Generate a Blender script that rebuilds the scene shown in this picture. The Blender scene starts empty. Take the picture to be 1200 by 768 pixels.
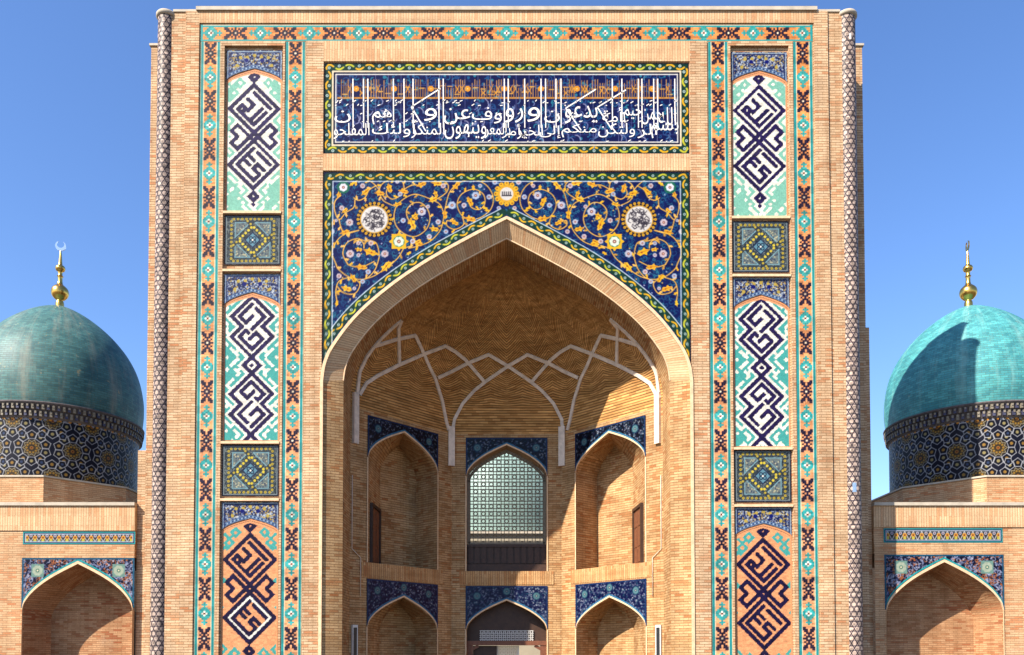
import bpy, math, random
import numpy as np
from mathutils import Vector
from mathutils.bvhtree import BVHTree

rnd = random.Random(7)
NR = np.random.RandomState(11)
S = bpy.context.scene
COL = S.collection
R = math.radians

# ------------------------------------------------------------------ camera
F_PX, U0, V0, EYE, DIST, PITCH = 960.0, 593.7, 741.5, 1.6, 24.0, R(1.7)
cd = bpy.data.cameras.new('camera')
cam = bpy.data.objects.new('camera', cd)
COL.objects.link(cam)
cam.location = (0, -DIST, EYE)
cam.rotation_euler = (R(90) + PITCH, 0, 0)
cd.sensor_width = 36
cd.lens = 36 * F_PX / 1200
cd.shift_x = (600 - U0) / 1200
cd.shift_y = (V0 - 384) / 1200
cd.clip_end = 3000
S.camera = cam

# ------------------------------------------------------------------ sky, sun, exposure
TRAVEL = Vector((1.20, 1.0, -1.36)).normalized()
w = bpy.data.worlds.new('World')
S.world = w
w.use_nodes = True
wn = w.node_tree
sky = wn.nodes.new('ShaderNodeTexSky')
sky.sky_type = 'NISHITA'
sky.sun_disc = False
sky.sun_elevation = math.asin(-TRAVEL.z)
sky.sun_rotation = math.atan2(-TRAVEL.x, -TRAVEL.y)
sky.air_density = 1.0
sky.dust_density = 0.6
sky.ozone_density = 3.5
bg = wn.nodes['Background']
bg.inputs['Strength'].default_value = 0.088
hs = wn.nodes.new('ShaderNodeHueSaturation')
hs.inputs['Saturation'].default_value = 1.15
hs.inputs['Value'].default_value = 1.28
hs.inputs['Hue'].default_value = .508
wn.links.new(sky.outputs[0], hs.inputs['Color'])
wn.links.new(hs.outputs[0], bg.inputs['Color'])
sl = bpy.data.lights.new('sun', 'SUN')
sl.energy = 5.0
sl.angle = R(0.5)
sl.color = (1.0, 0.93, 0.82)
sun = bpy.data.objects.new('sun', sl)
COL.objects.link(sun)
sun.rotation_euler = TRAVEL.to_track_quat('-Z', 'Y').to_euler()
sun.location = (-40, -40, 60)
S.view_settings.view_transform = 'Standard'
S.view_settings.look = 'None'
S.view_settings.gamma = 1
S.view_settings.exposure = 1.22

# ------------------------------------------------------------------ measuring
def at(u, v, Y):
    """point of the plane y = Y seen at photograph pixel (u, v)"""
    a, b = (u - U0) / F_PX, (V0 - v) / F_PX
    d = (a, math.cos(PITCH) - b * math.sin(PITCH), math.sin(PITCH) + b * math.cos(PITCH))
    t = (Y + DIST) / d[1]
    return d[0] * t, EYE + d[2] * t

def zz(v, Y=0.0):
    return at(U0, v, Y)[1]

def xx(u, v=400, Y=0.0):
    return at(u, v, Y)[0]

def catmull(pts, n=8):
    p = [pts[0]] + list(pts) + [pts[-1]]
    out = []
    for i in range(1, len(p) - 2):
        a, b, c, d = [np.array(q, float) for q in p[i - 1:i + 3]]
        for k in range(n):
            t = k / n
            out.append(.5 * ((2 * b) + (-a + c) * t + (2 * a - 5 * b + 4 * c - d) * t * t + (-a + 3 * b - 3 * c + d) * t ** 3))
    out.append(np.array(p[-1], float))
    return [tuple(q) for q in out]

# normalised four-centred arch: height 0..1 over half width 0..1
NRM = catmull([(0, 1), (.218, .872), (.45, .723), (.65, .565), (.82, .392), (.94, .215), (.985, .105), (1, 0)], 6)
NW = np.array([p[0] for p in NRM]); NH = np.array([p[1] for p in NRM])
NW = np.maximum.accumulate(NW); NH = np.minimum.accumulate(NH)
NW[-1] = 1.0
def arch_z(x, a, zs, za):
    """height of an arch of half width a, springing zs, apex za over offset x"""
    return zs + (za - zs) * np.interp(np.minimum(np.abs(x) / a, 1), NW, NH)
def arch_w(z, a, zs, za):
    return a * np.interp((np.asarray(z) - zs) / (za - zs), NH[::-1], NW[::-1])

# ------------------------------------------------------------------ objects
def tag(o, label=None, cat=None, group=None, kind=None):
    for k, val in (('label', label), ('category', cat), ('group', group), ('kind', kind)):
        if val:
            o[k] = val
    return o

def empty(name, loc, label, cat, group=None):
    o = bpy.data.objects.new(name, None)
    COL.objects.link(o)
    o.location = loc
    o.empty_display_size = .5
    return tag(o, label, cat, group)

def link(o, parent):
    COL.objects.link(o)
    if parent is not None:
        o.parent = parent
        chain, q = Vector((0, 0, 0)), parent
        while q is not None:
            chain += q.location
            q = q.parent
        o.location = -chain
    return o

class MB:
    def __init__(s):
        s.v, s.f, s.m, s.uv, s.smooth = [], [], [], {}, set()
    def quad(s, a, b, c, d, mi=0, uv=None):
        i = len(s.v)
        s.v += [tuple(a), tuple(b), tuple(c), tuple(d)]
        s.f.append((i, i + 1, i + 2, i + 3)); s.m.append(mi)
        if uv: s.uv[len(s.f) - 1] = uv
    def poly(s, pts, mi=0):
        i = len(s.v)
        s.v += [tuple(p) for p in pts]
        s.f.append(tuple(range(i, i + len(pts)))); s.m.append(mi)
    def box(s, x0, y0, z0, x1, y1, z1, mi=0):
        p = [(x, y, z) for z in (z0, z1) for y in (y0, y1) for x in (x0, x1)]
        for q in ((0, 1, 5, 4), (1, 3, 7, 5), (3, 2, 6, 7), (2, 0, 4, 6), (4, 5, 7, 6), (0, 2, 3, 1)):
            s.quad(*[p[k] for k in q], mi)
    def obox(s, c, ax, ay, az, mi=0):
        """oriented box: centre and three half vectors"""
        c = Vector(c); ax, ay, az = Vector(ax), Vector(ay), Vector(az)
        p = [c + sx * ax + sy * ay + sz * az for sz in (-1, 1) for sy in (-1, 1) for sx in (-1, 1)]
        for q in ((0, 1, 5, 4), (1, 3, 7, 5), (3, 2, 6, 7), (2, 0, 4, 6), (4, 5, 7, 6), (0, 2, 3, 1)):
            s.quad(*[p[k] for k in q], mi)
    def lathe(s, prof, cx, cy, n=48, a0=0, a1=2 * math.pi, mi=0):
        closed = abs(a1 - a0 - 2 * math.pi) < 1e-6
        cols = n if closed else n + 1
        base = len(s.v)
        for r, z in prof:
            for k in range(cols):
                a = a0 + (a1 - a0) * k / n
                s.v.append((cx + r * math.cos(a), cy + r * math.sin(a), z))
        for j in range(len(prof) - 1):
            for k in range(n):
                k2 = (k + 1) % cols
                s.f.append((base + j * cols + k, base + j * cols + k2, base + (j + 1) * cols + k2, base + (j + 1) * cols + k))
                s.m.append(mi); s.smooth.add(len(s.f) - 1)
    def tube(s, pts, r, n=8, mi=0):
        pts = [Vector(p) for p in pts]
        base = len(s.v)
        for i, p in enumerate(pts):
            d = (pts[min(i + 1, len(pts) - 1)] - pts[max(i - 1, 0)]).normalized()
            e = d.cross(Vector((0.3, 1, .2))).normalized(); g = d.cross(e)
            for k in range(n):
                a = 2 * math.pi * k / n
                s.v.append(tuple(p + r * (math.cos(a) * e + math.sin(a) * g)))
        for i in range(len(pts) - 1):
            for k in range(n):
                s.f.append((base + i * n + k, base + i * n + (k + 1) % n, base + (i + 1) * n + (k + 1) % n, base + (i + 1) * n + k))
                s.m.append(mi); s.smooth.add(len(s.f) - 1)
        s.f.append(tuple(base + k for k in range(n))[::-1]); s.m.append(mi)
        s.f.append(tuple(base + (len(pts) - 1) * n + k for k in range(n))); s.m.append(mi)
    def build(s, name, mats, parent=None, swap=False):
        """one mesh object; UVs run along each face's horizontal and up its slope, in metres"""
        me = bpy.data.meshes.new(name)
        me.from_pydata(s.v, [], s.f)
        if not isinstance(mats, (list, tuple)): mats = [mats]
        for m in mats: me.materials.append(m)
        me.polygons.foreach_set('material_index', s.m)
        sm = np.zeros(len(s.f), bool)
        sm[list(s.smooth)] = True
        me.polygons.foreach_set('use_smooth', sm)
        me.update()
        uvl = me.uv_layers.new(name='UVMap')
        for p in me.polygons:
            if p.index in s.uv:
                for li, c in zip(p.loop_indices, s.uv[p.index]): uvl.data[li].uv = c
                continue
            n = p.normal
            if abs(n.z) > .75: ta, tb = Vector((1, 0, 0)), Vector((0, 1, 0))
            else:
                ta = Vector((-n.y, n.x, 0)).normalized(); tb = Vector((0, 0, 1))
            for li in p.loop_indices:
                co = me.vertices[me.loops[li].vertex_index].co
                a, b = co.dot(ta), co.dot(tb)
                uvl.data[li].uv = (b, a) if swap else (a, b)
        return link(bpy.data.objects.new(name, me), parent)

def s2l(c):
    c = np.asarray(c, np.float64)
    return np.where(c <= .04045, c / 12.92, ((c + .055) / 1.055) ** 2.4)

def sheet(name, P, rgb, mat, parent, smooth=False):
    """grid of points P[n,m,3] with one glaze colour (sRGB 0..1) per point"""
    n, m = P.shape[:2]
    me = bpy.data.meshes.new(name)
    me.vertices.add(n * m)
    me.vertices.foreach_set('co', P.reshape(-1).astype(np.float32))
    idx = np.arange(n * m).reshape(n, m)
    q = np.stack([idx[:-1, :-1], idx[:-1, 1:], idx[1:, 1:], idx[1:, :-1]], -1).reshape(-1)
    nf = (n - 1) * (m - 1)
    me.loops.add(nf * 4); me.loops.foreach_set('vertex_index', q.astype(np.int32))
    me.polygons.add(nf)
    me.polygons.foreach_set('loop_start', np.arange(0, nf * 4, 4, dtype=np.int32))
    me.polygons.foreach_set('loop_total', np.full(nf, 4, np.int32))
    if smooth: me.polygons.foreach_set('use_smooth', np.ones(nf, bool))
    me.update(calc_edges=True)
    ca = me.color_attributes.new('glaze', 'FLOAT_COLOR', 'POINT')
    rgba = np.ones((n * m, 4), np.float32)
    rgba[:, :3] = s2l(np.clip(rgb, 0, 1)).reshape(-1, 3) ** 1.16 * .76
    ca.data.foreach_set('color', rgba.reshape(-1))
    me.materials.append(mat)
    me.validate()
    return link(bpy.data.objects.new(name, me), parent)

# ------------------------------------------------------------------ materials
def mat(name, rough=.7, spec=.3):
    m = bpy.data.materials.new(name)
    m.use_nodes = True
    p = m.node_tree.nodes['Principled BSDF']
    p.inputs['Roughness'].default_value = rough
    p.inputs['Specular IOR Level'].default_value = spec
    return m, m.node_tree, p
def N(t, kind, **kw):
    n = t.nodes.new(kind)
    for k, v in kw.items(): setattr(n, k, v)
    return n
def mix(t, a, b, f, mode='MIX'):
    n = N(t, 'ShaderNodeMix', data_type='RGBA', blend_type=mode)
    for s, v in ((n.inputs['Factor'], f), (n.inputs['A'], a), (n.inputs['B'], b)):
        if hasattr(v, 'is_output'): t.links.new(v, s)
        elif isinstance(v, (int, float)): s.default_value = v
        else: s.default_value = (*v, 1)
    return n.outputs['Result']
def noise(t, vec, scale, detail=4, rough=.6):
    n = N(t, 'ShaderNodeTexNoise')
    n.inputs['Scale'].default_value = scale
    n.inputs['Detail'].default_value = detail
    n.inputs['Roughness'].default_value = rough
    if vec is not None: t.links.new(vec, n.inputs['Vector'])
    return n.outputs['Fac']
def ramp(t, fac, a, b, ca=(0, 0, 0), cb=(1, 1, 1)):
    r = N(t, 'ShaderNodeValToRGB')
    r.color_ramp.elements[0].position = a; r.color_ramp.elements[0].color = (*ca, 1)
    r.color_ramp.elements[1].position = b; r.color_ramp.elements[1].color = (*cb, 1)
    t.links.new(fac, r.inputs[0])
    return r.outputs[0]
def bump(t, p, h, strength, dist):
    b = N(t, 'ShaderNodeBump')
    b.inputs['Strength'].default_value = strength
    b.inputs['Distance'].default_value = dist
    t.links.new(h, b.inputs['Height'])
    t.links.new(b.outputs[0], p.inputs['Normal'])

def brick(name, c1, c2, cm, red, width=.27, row=.079, mort=.009, redamt=.6, dark=None, dirt=.25):
    m, t, p = mat(name, .85, .15)
    uv = N(t, 'ShaderNodeUVMap').outputs[0]
    # courses are laid by hand: let them wander a few millimetres
    w0 = N(t, 'ShaderNodeTexNoise'); w0.inputs['Scale'].default_value = 1.3
    t.links.new(uv, w0.inputs['Vector'])
    sc = N(t, 'ShaderNodeVectorMath', operation='SCALE'); sc.inputs['Scale'].default_value = .02
    t.links.new(w0.outputs['Color'], sc.inputs[0])
    ad = N(t, 'ShaderNodeVectorMath', operation='ADD')
    t.links.new(uv, ad.inputs[0]); t.links.new(sc.outputs[0], ad.inputs[1])
    b = N(t, 'ShaderNodeTexBrick')
    b.inputs['Scale'].default_value = 1
    b.inputs['Brick Width'].default_value = width
    b.inputs['Row Height'].default_value = row
    b.inputs['Mortar Size'].default_value = mort * .45
    b.inputs['Mortar Smooth'].default_value = .3
    b.inputs['Bias'].default_value = -.1
    b.inputs['Color1'].default_value = (*c1, 1)
    b.inputs['Color2'].default_value = (*c2, 1)
    b.inputs['Mortar'].default_value = (*cm, 1)
    t.links.new(ad.outputs[0], b.inputs['Vector'])
    # second brick layer of the same bond: single bricks fired redder
    b2 = N(t, 'ShaderNodeTexBrick')
    b2.inputs['Scale'].default_value = 1
    b2.inputs['Brick Width'].default_value = width
    b2.inputs['Row Height'].default_value = row
    b2.inputs['Mortar Size'].default_value = mort
    b2.inputs['Color1'].default_value = (0, 0, 0, 1)
    b2.inputs['Color2'].default_value = (1, 1, 1, 1)
    b2.inputs['Mortar'].default_value = (0, 0, 0, 1)
    b2.inputs['Bias'].default_value = 0.0
    t.links.new(ad.outputs[0], b2.inputs['Vector'])
    one = ramp(t, b2.outputs['Color'], .66, .9)
    big = ramp(t, noise(t, uv, .55, 5), .36, .60)
    mm = N(t, 'ShaderNodeMath', operation='MULTIPLY')
    t.links.new(one, mm.inputs[0]); t.links.new(big, mm.inputs[1])
    m2 = N(t, 'ShaderNodeMath', operation='MULTIPLY'); m2.inputs[1].default_value = redamt
    t.links.new(mm.outputs[0], m2.inputs[0])
    col = mix(t, b.outputs['Color'], red, m2.outputs[0])
    st = ramp(t, noise(t, uv, .9, 6, .65), .35, .75, (1 - dirt,) * 3, (1.06, 1.05, 1.03))
    col = mix(t, col, st, 1.0, 'MULTIPLY')
    vs = N(t, 'ShaderNodeVectorMath', operation='MULTIPLY'); vs.inputs[1].default_value = (2.6, .16, 1)
    t.links.new(uv, vs.inputs[0])
    rain = ramp(t, noise(t, vs.outputs[0], 1.0, 6, .68), .46, .72, (1.0,) * 3, (.74, .69, .64))
    col = mix(t, col, rain, 1.0, 'MULTIPLY')
    salt = ramp(t, noise(t, uv, .8, 7, .72), .60, .78)
    sm = N(t, 'ShaderNodeMath', operation='MULTIPLY'); sm.inputs[1].default_value = .28
    t.links.new(salt, sm.inputs[0])
    col = mix(t, col, (.70, .58, .44), sm.outputs[0])
    fine = ramp(t, noise(t, uv, 26, 3), .3, .7, (.80,) * 3, (1.14,) * 3)
    col = mix(t, col, fine, 1.0, 'MULTIPLY')
    # raked bed joints
    sep = N(t, 'ShaderNodeSeparateXYZ'); t.links.new(ad.outputs[0], sep.inputs[0])
    q1 = N(t, 'ShaderNodeMath', operation='MULTIPLY'); q1.inputs[1].default_value = 1 / row
    t.links.new(sep.outputs[1], q1.inputs[0])
    q2 = N(t, 'ShaderNodeMath', operation='FRACT'); t.links.new(q1.outputs[0], q2.inputs[0])
    q3 = N(t, 'ShaderNodeMath', operation='PINGPONG'); q3.inputs[1].default_value = .5
    t.links.new(q2.outputs[0], q3.inputs[0])
    bed = ramp(t, q3.outputs[0], .10, .17, (1, 1, 1), (0, 0, 0))
    bf = N(t, 'ShaderNodeMath', operation='MULTIPLY'); t.links.new(bed, bf.inputs[0])
    bn = ramp(t, noise(t, uv, 7, 4), .35, .65, (.35,) * 3, (.95,) * 3)
    t.links.new(bn, bf.inputs[1])
    col = mix(t, col, cm, bf.outputs[0])
    t.links.new(col, p.inputs['Base Color'])
    inv = N(t, 'ShaderNodeMath', operation='SUBTRACT'); inv.inputs[0].default_value = 1
    t.links.new(b.outputs['Fac'], inv.inputs[1])
    bump(t, p, inv.outputs[0], .55, .012)
    return m

M_BRICK = brick('portal brick', (.67, .455, .275), (.53, .325, .175), (.20, .11, .05), (.52, .215, .095), redamt=.95, dirt=.36)
M_SOLD = brick('soldier brick', (.66, .44, .25), (.58, .34, .18), (.34, .19, .09), (.56, .24, .10), row=.079, width=.60, redamt=.5)
M_NICHE = brick('niche brick', (.60, .37, .18), (.46, .255, .105), (.17, .085, .033), (.40, .145, .05), redamt=.95, dirt=.42)  # portal brick toned down: some of the niche's shade is in the colour
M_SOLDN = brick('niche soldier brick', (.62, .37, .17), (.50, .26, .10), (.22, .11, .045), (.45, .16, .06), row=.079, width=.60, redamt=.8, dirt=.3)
M_WING = brick('wing brick', (.60, .38, .21), (.50, .28, .14), (.27, .155, .08), (.50, .19, .08), redamt=.9, row=.07)
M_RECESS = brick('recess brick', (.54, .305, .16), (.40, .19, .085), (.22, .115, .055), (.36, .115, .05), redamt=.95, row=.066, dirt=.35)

def glaze_mat(name, rough=.38, spec=.35, var=.18, scale=11):
    m, t, p = mat(name, rough, spec)
    a = N(t, 'ShaderNodeAttribute', attribute_name='glaze')
    tc = N(t, 'ShaderNodeTexCoord').outputs['Object']
    v = ramp(t, noise(t, tc, scale, 4), .3, .72, (1 - var,) * 3, (1 + var * .6,) * 3)
    col = mix(t, a.outputs['Color'], v, 1.0, 'MULTIPLY')
    d = ramp(t, noise(t, tc, 1.1, 6, .7), .58, .8)
    dm = N(t, 'ShaderNodeMath', operation='MULTIPLY'); dm.inputs[1].default_value = .035
    t.links.new(d, dm.inputs[0])
    col = mix(t, col, (.42, .33, .22), dm.outputs[0])
    t.links.new(col, p.inputs['Base Color'])
    bump(t, p, noise(t, tc, 45, 3), .12, .004)
    return m
M_TILE = glaze_mat('glazed tile', .34, .14)
M_MOSAIC = glaze_mat('glazed brick mosaic', .5, .10, .22, 26)
M_DRUM = glaze_mat('drum mosaic', .45, .12, .2, 14)

def plain(name, c, rough=.7, spec=.3, var=.15, scale=6, metal=0, bs=.2):
    m, t, p = mat(name, rough, spec)
    tc = N(t, 'ShaderNodeTexCoord').outputs['Object']
    v = ramp(t, noise(t, tc, scale, 5), .3, .75, (1 - var,) * 3, (1 + var * .5,) * 3)
    t.links.new(mix(t, c, v, 1.0, 'MULTIPLY'), p.inputs['Base Color'])
    p.inputs['Metallic'].default_value = metal
    bump(t, p, noise(t, tc, scale * 5, 4), bs, .006)
    return m
M_GANCH = plain('white plaster', (.70, .575, .46), .85, .2, .3, 5, bs=.5)
M_CAP = plain('pale cap stone', (.44, .375, .29), .8, .2, .25, 3)
M_LIP = plain('brick lip', (.66, .45, .27), .85, .15, .25, 7)
M_GOLD = plain('gilded copper', (.72, .42, .10), .28, .5, .2, 9, 1)
M_SILVER = plain('bright metal', (.85, .83, .80), .25, .5, .08, 9, 1)
M_WOOD = plain('dark wood', (.052, .024, .013), .55, .35, .35, 8)
M_WOOD2 = plain('brown carved wood', (.17, .06, .028), .5, .35, .35, 12)
M_DARK = plain('dark roof edge', (.06, .05, .045), .8, .2, .3, 4)
M_LATT = plain('lattice wood', (.20, .155, .10), .6, .3, .25, 9)
M_BLACK = plain('dark panel', (.02, .02, .022), .35, .4, .2, 9)
M_WHITE = plain('white painted frame', (.58, .56, .52), .5, .35, .06, 9)
M_PAVE = brick('stone paving', (.12, .10, .08), (.10, .085, .07), (.07, .06, .05), (.10, .08, .06), width=.9, row=.6, mort=.012, redamt=.4)
M_CREAM = plain('cream render', (.34, .29, .21), .85, .2, .12, 1.5)
M_MINT = plain('pale green glazed tile', (.20, .285, .25), .5, .3, .2, 3)
M_ROOF = plain('flat roof screed', (.36, .30, .24), .9, .1, .25, 1.2)

def dome_mat(name, base, worn, wornamt, streak):
    m, t, p = mat(name, .52, .25)
    uv = N(t, 'ShaderNodeUVMap').outputs[0]
    b = N(t, 'ShaderNodeTexBrick')
    for k, v in (('Scale', 1), ('Brick Width', .24), ('Row Height', .085), ('Mortar Size', .007), ('Mortar Smooth', .3), ('Bias', .0)):
        b.inputs[k].default_value = v
    b.inputs['Color1'].default_value = (*base, 1)
    b.inputs['Color2'].default_value = (base[0] * .5, base[1] * .6, base[2] * .68, 1)
    b.inputs['Mortar'].default_value = (base[0] * .35 + .03, base[1] * .35 + .02, base[2] * .35, 1)
    t.links.new(uv, b.inputs['Vector'])
    col = b.outputs['Color']
    ms = N(t, 'ShaderNodeVectorMath', operation='MULTIPLY'); ms.inputs[1].default_value = (1.6, .22, 1)
    t.links.new(uv, ms.inputs[0])
    sfac = ramp(t, noise(t, ms.outputs[0], 1.0, 6, .7), .5, .74)
    m1 = N(t, 'ShaderNodeMath', operation='MULTIPLY'); m1.inputs[1].default_value = wornamt
    t.links.new(sfac, m1.inputs[0])
    col = mix(t, col, worn, m1.outputs[0])
    spots = ramp(t, noise(t, uv, 3.2, 5, .7), .62, .72)
    m2 = N(t, 'ShaderNodeMath', operation='MULTIPLY'); m2.inputs[1].default_value = streak
    t.links.new(spots, m2.inputs[0])
    col = mix(t, col, (.40, .29, .13), m2.outputs[0])
    lum = ramp(t, noise(t, uv, 1.4, 7, .72), .32, .7, (.68,) * 3, (1.18,) * 3)
    col = mix(t, col, lum, 1.0, 'MULTIPLY')
    t.links.new(col, p.inputs['Base Color'])
    inv = N(t, 'ShaderNodeMath', operation='SUBTRACT'); inv.inputs[0].default_value = 1
    t.links.new(b.outputs['Fac'], inv.inputs[1])
    bump(t, p, inv.outputs[0], .35, .01)
    return m
M_DOME_W = dome_mat('weathered turquoise tile', (.066, .175, .162), (.21, .215, .165), .85, .8)
M_DOME_B = dome_mat('bright turquoise tile', (.075, .32, .315), (.21, .40, .36), .75, .3)

def vault_mat():
    """brick laid in fans: courses tilt up and down in eight lobes towards the crown, level lower down"""
    m, t, p = mat('vault brick', .85, .12)
    uv = N(t, 'ShaderNodeUVMap').outputs[0]
    sx = N(t, 'ShaderNodeSeparateXYZ'); t.links.new(uv, sx.inputs[0])
    def M(op, a, b=None, c=None):
        n = N(t, 'ShaderNodeMath', operation=op)
        for i, v in enumerate((a, b, c)):
            if v is None: continue
            if hasattr(v, 'is_output'): t.links.new(v, n.inputs[i])
            else: n.inputs[i].default_value = v
        return n.outputs[0]
    U, V = sx.outputs[0], sx.outputs[1]
    pp = M('PINGPONG', M('MULTIPLY', U, 11.0), .5)
    amp = M('MULTIPLY', M('SMOOTH_MIN', M('MAXIMUM', M('MULTIPLY', M('SUBTRACT', V, .9), .8), 0), 1.0, .2), .95)
    wob = M('MULTIPLY', noise(t, uv, 5.0, 3), .03)
    h = M('ADD', M('ADD', V, M('MULTIPLY', pp, amp)), wob)
    saw = M('FRACT', M('MULTIPLY', h, 1 / .092))
    tri = M('ABSOLUTE', M('SUBTRACT', M('MULTIPLY', saw, 2), 1))
    line = ramp(t, tri, .35, .9)
    cell = N(t, 'ShaderNodeTexWhiteNoise', noise_dimensions='2D')
    cv = N(t, 'ShaderNodeCombineXYZ')
    t.links.new(M('FLOOR', M('MULTIPLY', h, 1 / .092)), cv.inputs[0])
    t.links.new(M('FLOOR', M('ADD', M('MULTIPLY', U, 44), M('MULTIPLY', M('FLOOR', M('MULTIPLY', h, 1 / .092)), .37))), cv.inputs[1])
    t.links.new(cv.outputs[0], cell.inputs['Vector'])
    col = mix(t, (.66, .35, .12), (.42, .20, .062), cell.outputs['Value'])
    lm = M('MULTIPLY', line, ramp(t, noise(t, uv, 14.0, 3), .3, .6, (.6,) * 3, (1.0,) * 3))
    col = mix(t, col, (.13, .062, .022), lm)
    bw_ = N(t, 'ShaderNodeTexNoise'); bw_.inputs['Scale'].default_value = 9.0; t.links.new(uv, bw_.inputs['Vector'])
    col = mix(t, col, ramp(t, bw_.outputs['Fac'], .3, .7, (.72,) * 3, (1.2,) * 3), 1.0, 'MULTIPLY')
    pl = ramp(t, noise(t, uv, 2.4, 6, .7), .60, .74)
    plm = M('MULTIPLY', pl, .25)
    col = mix(t, col, (.46, .30, .15), plm)
    st = ramp(t, noise(t, uv, 1.3, 5), .3, .7, (.72,) * 3, (1.1,) * 3)
    col = mix(t, col, st, 1.0, 'MULTIPLY')
    t.links.new(col, p.inputs['Base Color'])
    bump(t, p, M('SUBTRACT', 1, line), .6, .02)
    return m
M_VAULT = vault_mat()

# ------------------------------------------------------------------ glaze drawing
def C(r, g, b): return np.array((r, g, b), float) / 255
NAVY, BLUE, INK = C(22, 26, 78), C(24, 38, 112), C(16, 18, 52)
TEAL, TURQ, MINT = C(52, 158, 158), C(84, 168, 160), C(136, 190, 170)
WHITE, IVORY = C(232, 226, 212), C(226, 208, 178)
GOLD, OCHRE, GREEN = C(222, 172, 38), C(214, 150, 50), C(28, 62, 50)
SALMON, AMBER, CLAY = C(222, 160, 116), C(220, 146, 86), C(110, 40, 30)
PURPLE = C(44, 32, 78)

class Cv:
    """a drawing in metres on the (x, z) plane of a tile field"""
    def __init__(s, x0, z0, x1, z1, res, bgc):
        s.x0, s.z0, s.res = x0, z0, res
        s.w = max(2, int(round((x1 - x0) / res)) + 1); s.h = max(2, int(round((z1 - z0) / res)) + 1)
        s.xs = np.linspace(x0, x1, s.w); s.zs = np.linspace(z0, z1, s.h)
        s.a = np.empty((s.h, s.w, 3)); s.a[:] = bgc
    def win(s, xa, za, xb, zb):
        i0 = max(0, int((xa - s.x0) / s.res) - 1); i1 = min(s.w, int((xb - s.x0) / s.res) + 3)
        j0 = max(0, int((za - s.z0) / s.res) - 1); j1 = min(s.h, int((zb - s.z0) / s.res) + 3)
        if i1 <= i0 or j1 <= j0: return None
        X, Z = np.meshgrid(s.xs[i0:i1], s.zs[j0:j1])
        return slice(j0, j1), slice(i0, i1), X, Z
    def put(s, js, is_, cov, col):
        c = np.clip(cov, 0, 1)[..., None]
        s.a[js, is_] = s.a[js, is_] * (1 - c) + col * c
    def disc(s, x, z, r, col):
        q = s.win(x - r, z - r, x + r, z + r)
        if q is None: return
        js, is_, X, Z = q
        s.put(js, is_, (r - np.hypot(X - x, Z - z)) / s.res + .5, col)
    def ring(s, x, z, r, wd, col):
        q = s.win(x - r - wd, z - r - wd, x + r + wd, z + r + wd)
        if q is None: return
        js, is_, X, Z = q
        s.put(js, is_, (wd / 2 - np.abs(np.hypot(X - x, Z - z) - r)) / s.res + .5, col)
    def rect(s, xa, za, xb, zb, col):
        q = s.win(xa, za, xb, zb)
        if q is None: return
        js, is_, X, Z = q
        cov = np.minimum(np.minimum(X - xa, xb - X), np.minimum(Z - za, zb - Z)) / s.res + .5
        s.put(js, is_, cov, col)
    def stroke(s, pts, wd, col, w1=None):
        n = len(pts) - 1
        for k in range(n):
            (ax, az), (bx, bz) = pts[k][:2], pts[k + 1][:2]
            ww = wd if w1 is None else wd + (w1 - wd) * k / max(1, n - 1)
            h = ww / 2
            q = s.win(min(ax, bx) - h, min(az, bz) - h, max(ax, bx) + h, max(az, bz) + h)
            if q is None: continue
            js, is_, X, Z = q
            dx, dz = bx - ax, bz - az
            L = dx * dx + dz * dz + 1e-12
            t = np.clip(((X - ax) * dx + (Z - az) * dz) / L, 0, 1)
            s.put(js, is_, (h - np.hypot(X - ax - t * dx, Z - az - t * dz)) / s.res + .5, col)
    def poly(s, pts, col):
        px = [p[0] for p in pts]; pz = [p[1] for p in pts]
        q = s.win(min(px), min(pz), max(px), max(pz))
        if q is None: return
        js, is_, X, Z = q
        ins = np.zeros(X.shape, bool)
        for k in range(len(pts)):
            (ax, az), (bx, bz) = pts[k], pts[(k + 1) % len(pts)]
            if az == bz: continue
            c = ((az > Z) != (bz > Z)) & (X < (bx - ax) * (Z - az) / (bz - az) + ax)
            ins ^= c
        s.put(js, is_, ins.astype(float), col)
    def rosette(s, x, z, r, col=None, mid=None, n=7):
        col = C(214, 208, 214) if col is None else col
        for k in range(n):
            a = 2 * math.pi * k / n + .3
            s.disc(x + .62 * r * math.cos(a), z + .62 * r * math.sin(a), r * .42, col)
        s.disc(x, z, r * .36, C(120, 60, 60) if mid is None else mid)
        s.disc(x, z, r * .17, IVORY)
    def leaf(s, x, z, a, L, col):
        c, d = math.cos(a), math.sin(a)
        f = lambda p, q: (x + L * (p * c - q * d), z + L * (p * d + q * c))
        s.poly([f(-.5, 0), f(-.3, .22), f(0, .17), f(.2, .33), f(.28, .12), f(.6, 0), f(.28, -.12), f(.2, -.33), f(0, -.17), f(-.3, -.22)], col)
        if L > .2: s.stroke([f(-.4, 0), f(0, .03), f(.45, 0)], .02, C(176, 112, 30)); s.disc(*f(-.1, 0), L * .07, C(150, 80, 30))
    def grain(s, amt=.12, bw=.09, bh=.04):
        gi = (s.xs / bw).astype(int); gj = (s.zs / bh).astype(int)
        r = NR.rand(gj.max() - gj.min() + 2, gi.max() - gi.min() + 2)
        s.a *= (1 - amt / 2 + amt * r[np.ix_(gj - gj.min(), gi - gi.min())])[..., None]
    def at(s, X, Z):
        fi = np.clip((X - s.x0) / s.res, 0, s.w - 1.001); fj = np.clip((Z - s.z0) / s.res, 0, s.h - 1.001)
        i, j = fi.astype(int), fj.astype(int); fx = (fi - i)[..., None]; fz = (fj - j)[..., None]
        a = s.a
        return (a[j, i] * (1 - fx) + a[j, i + 1] * fx) * (1 - fz) + (a[j + 1, i] * (1 - fx) + a[j + 1, i + 1] * fx) * fz
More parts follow.
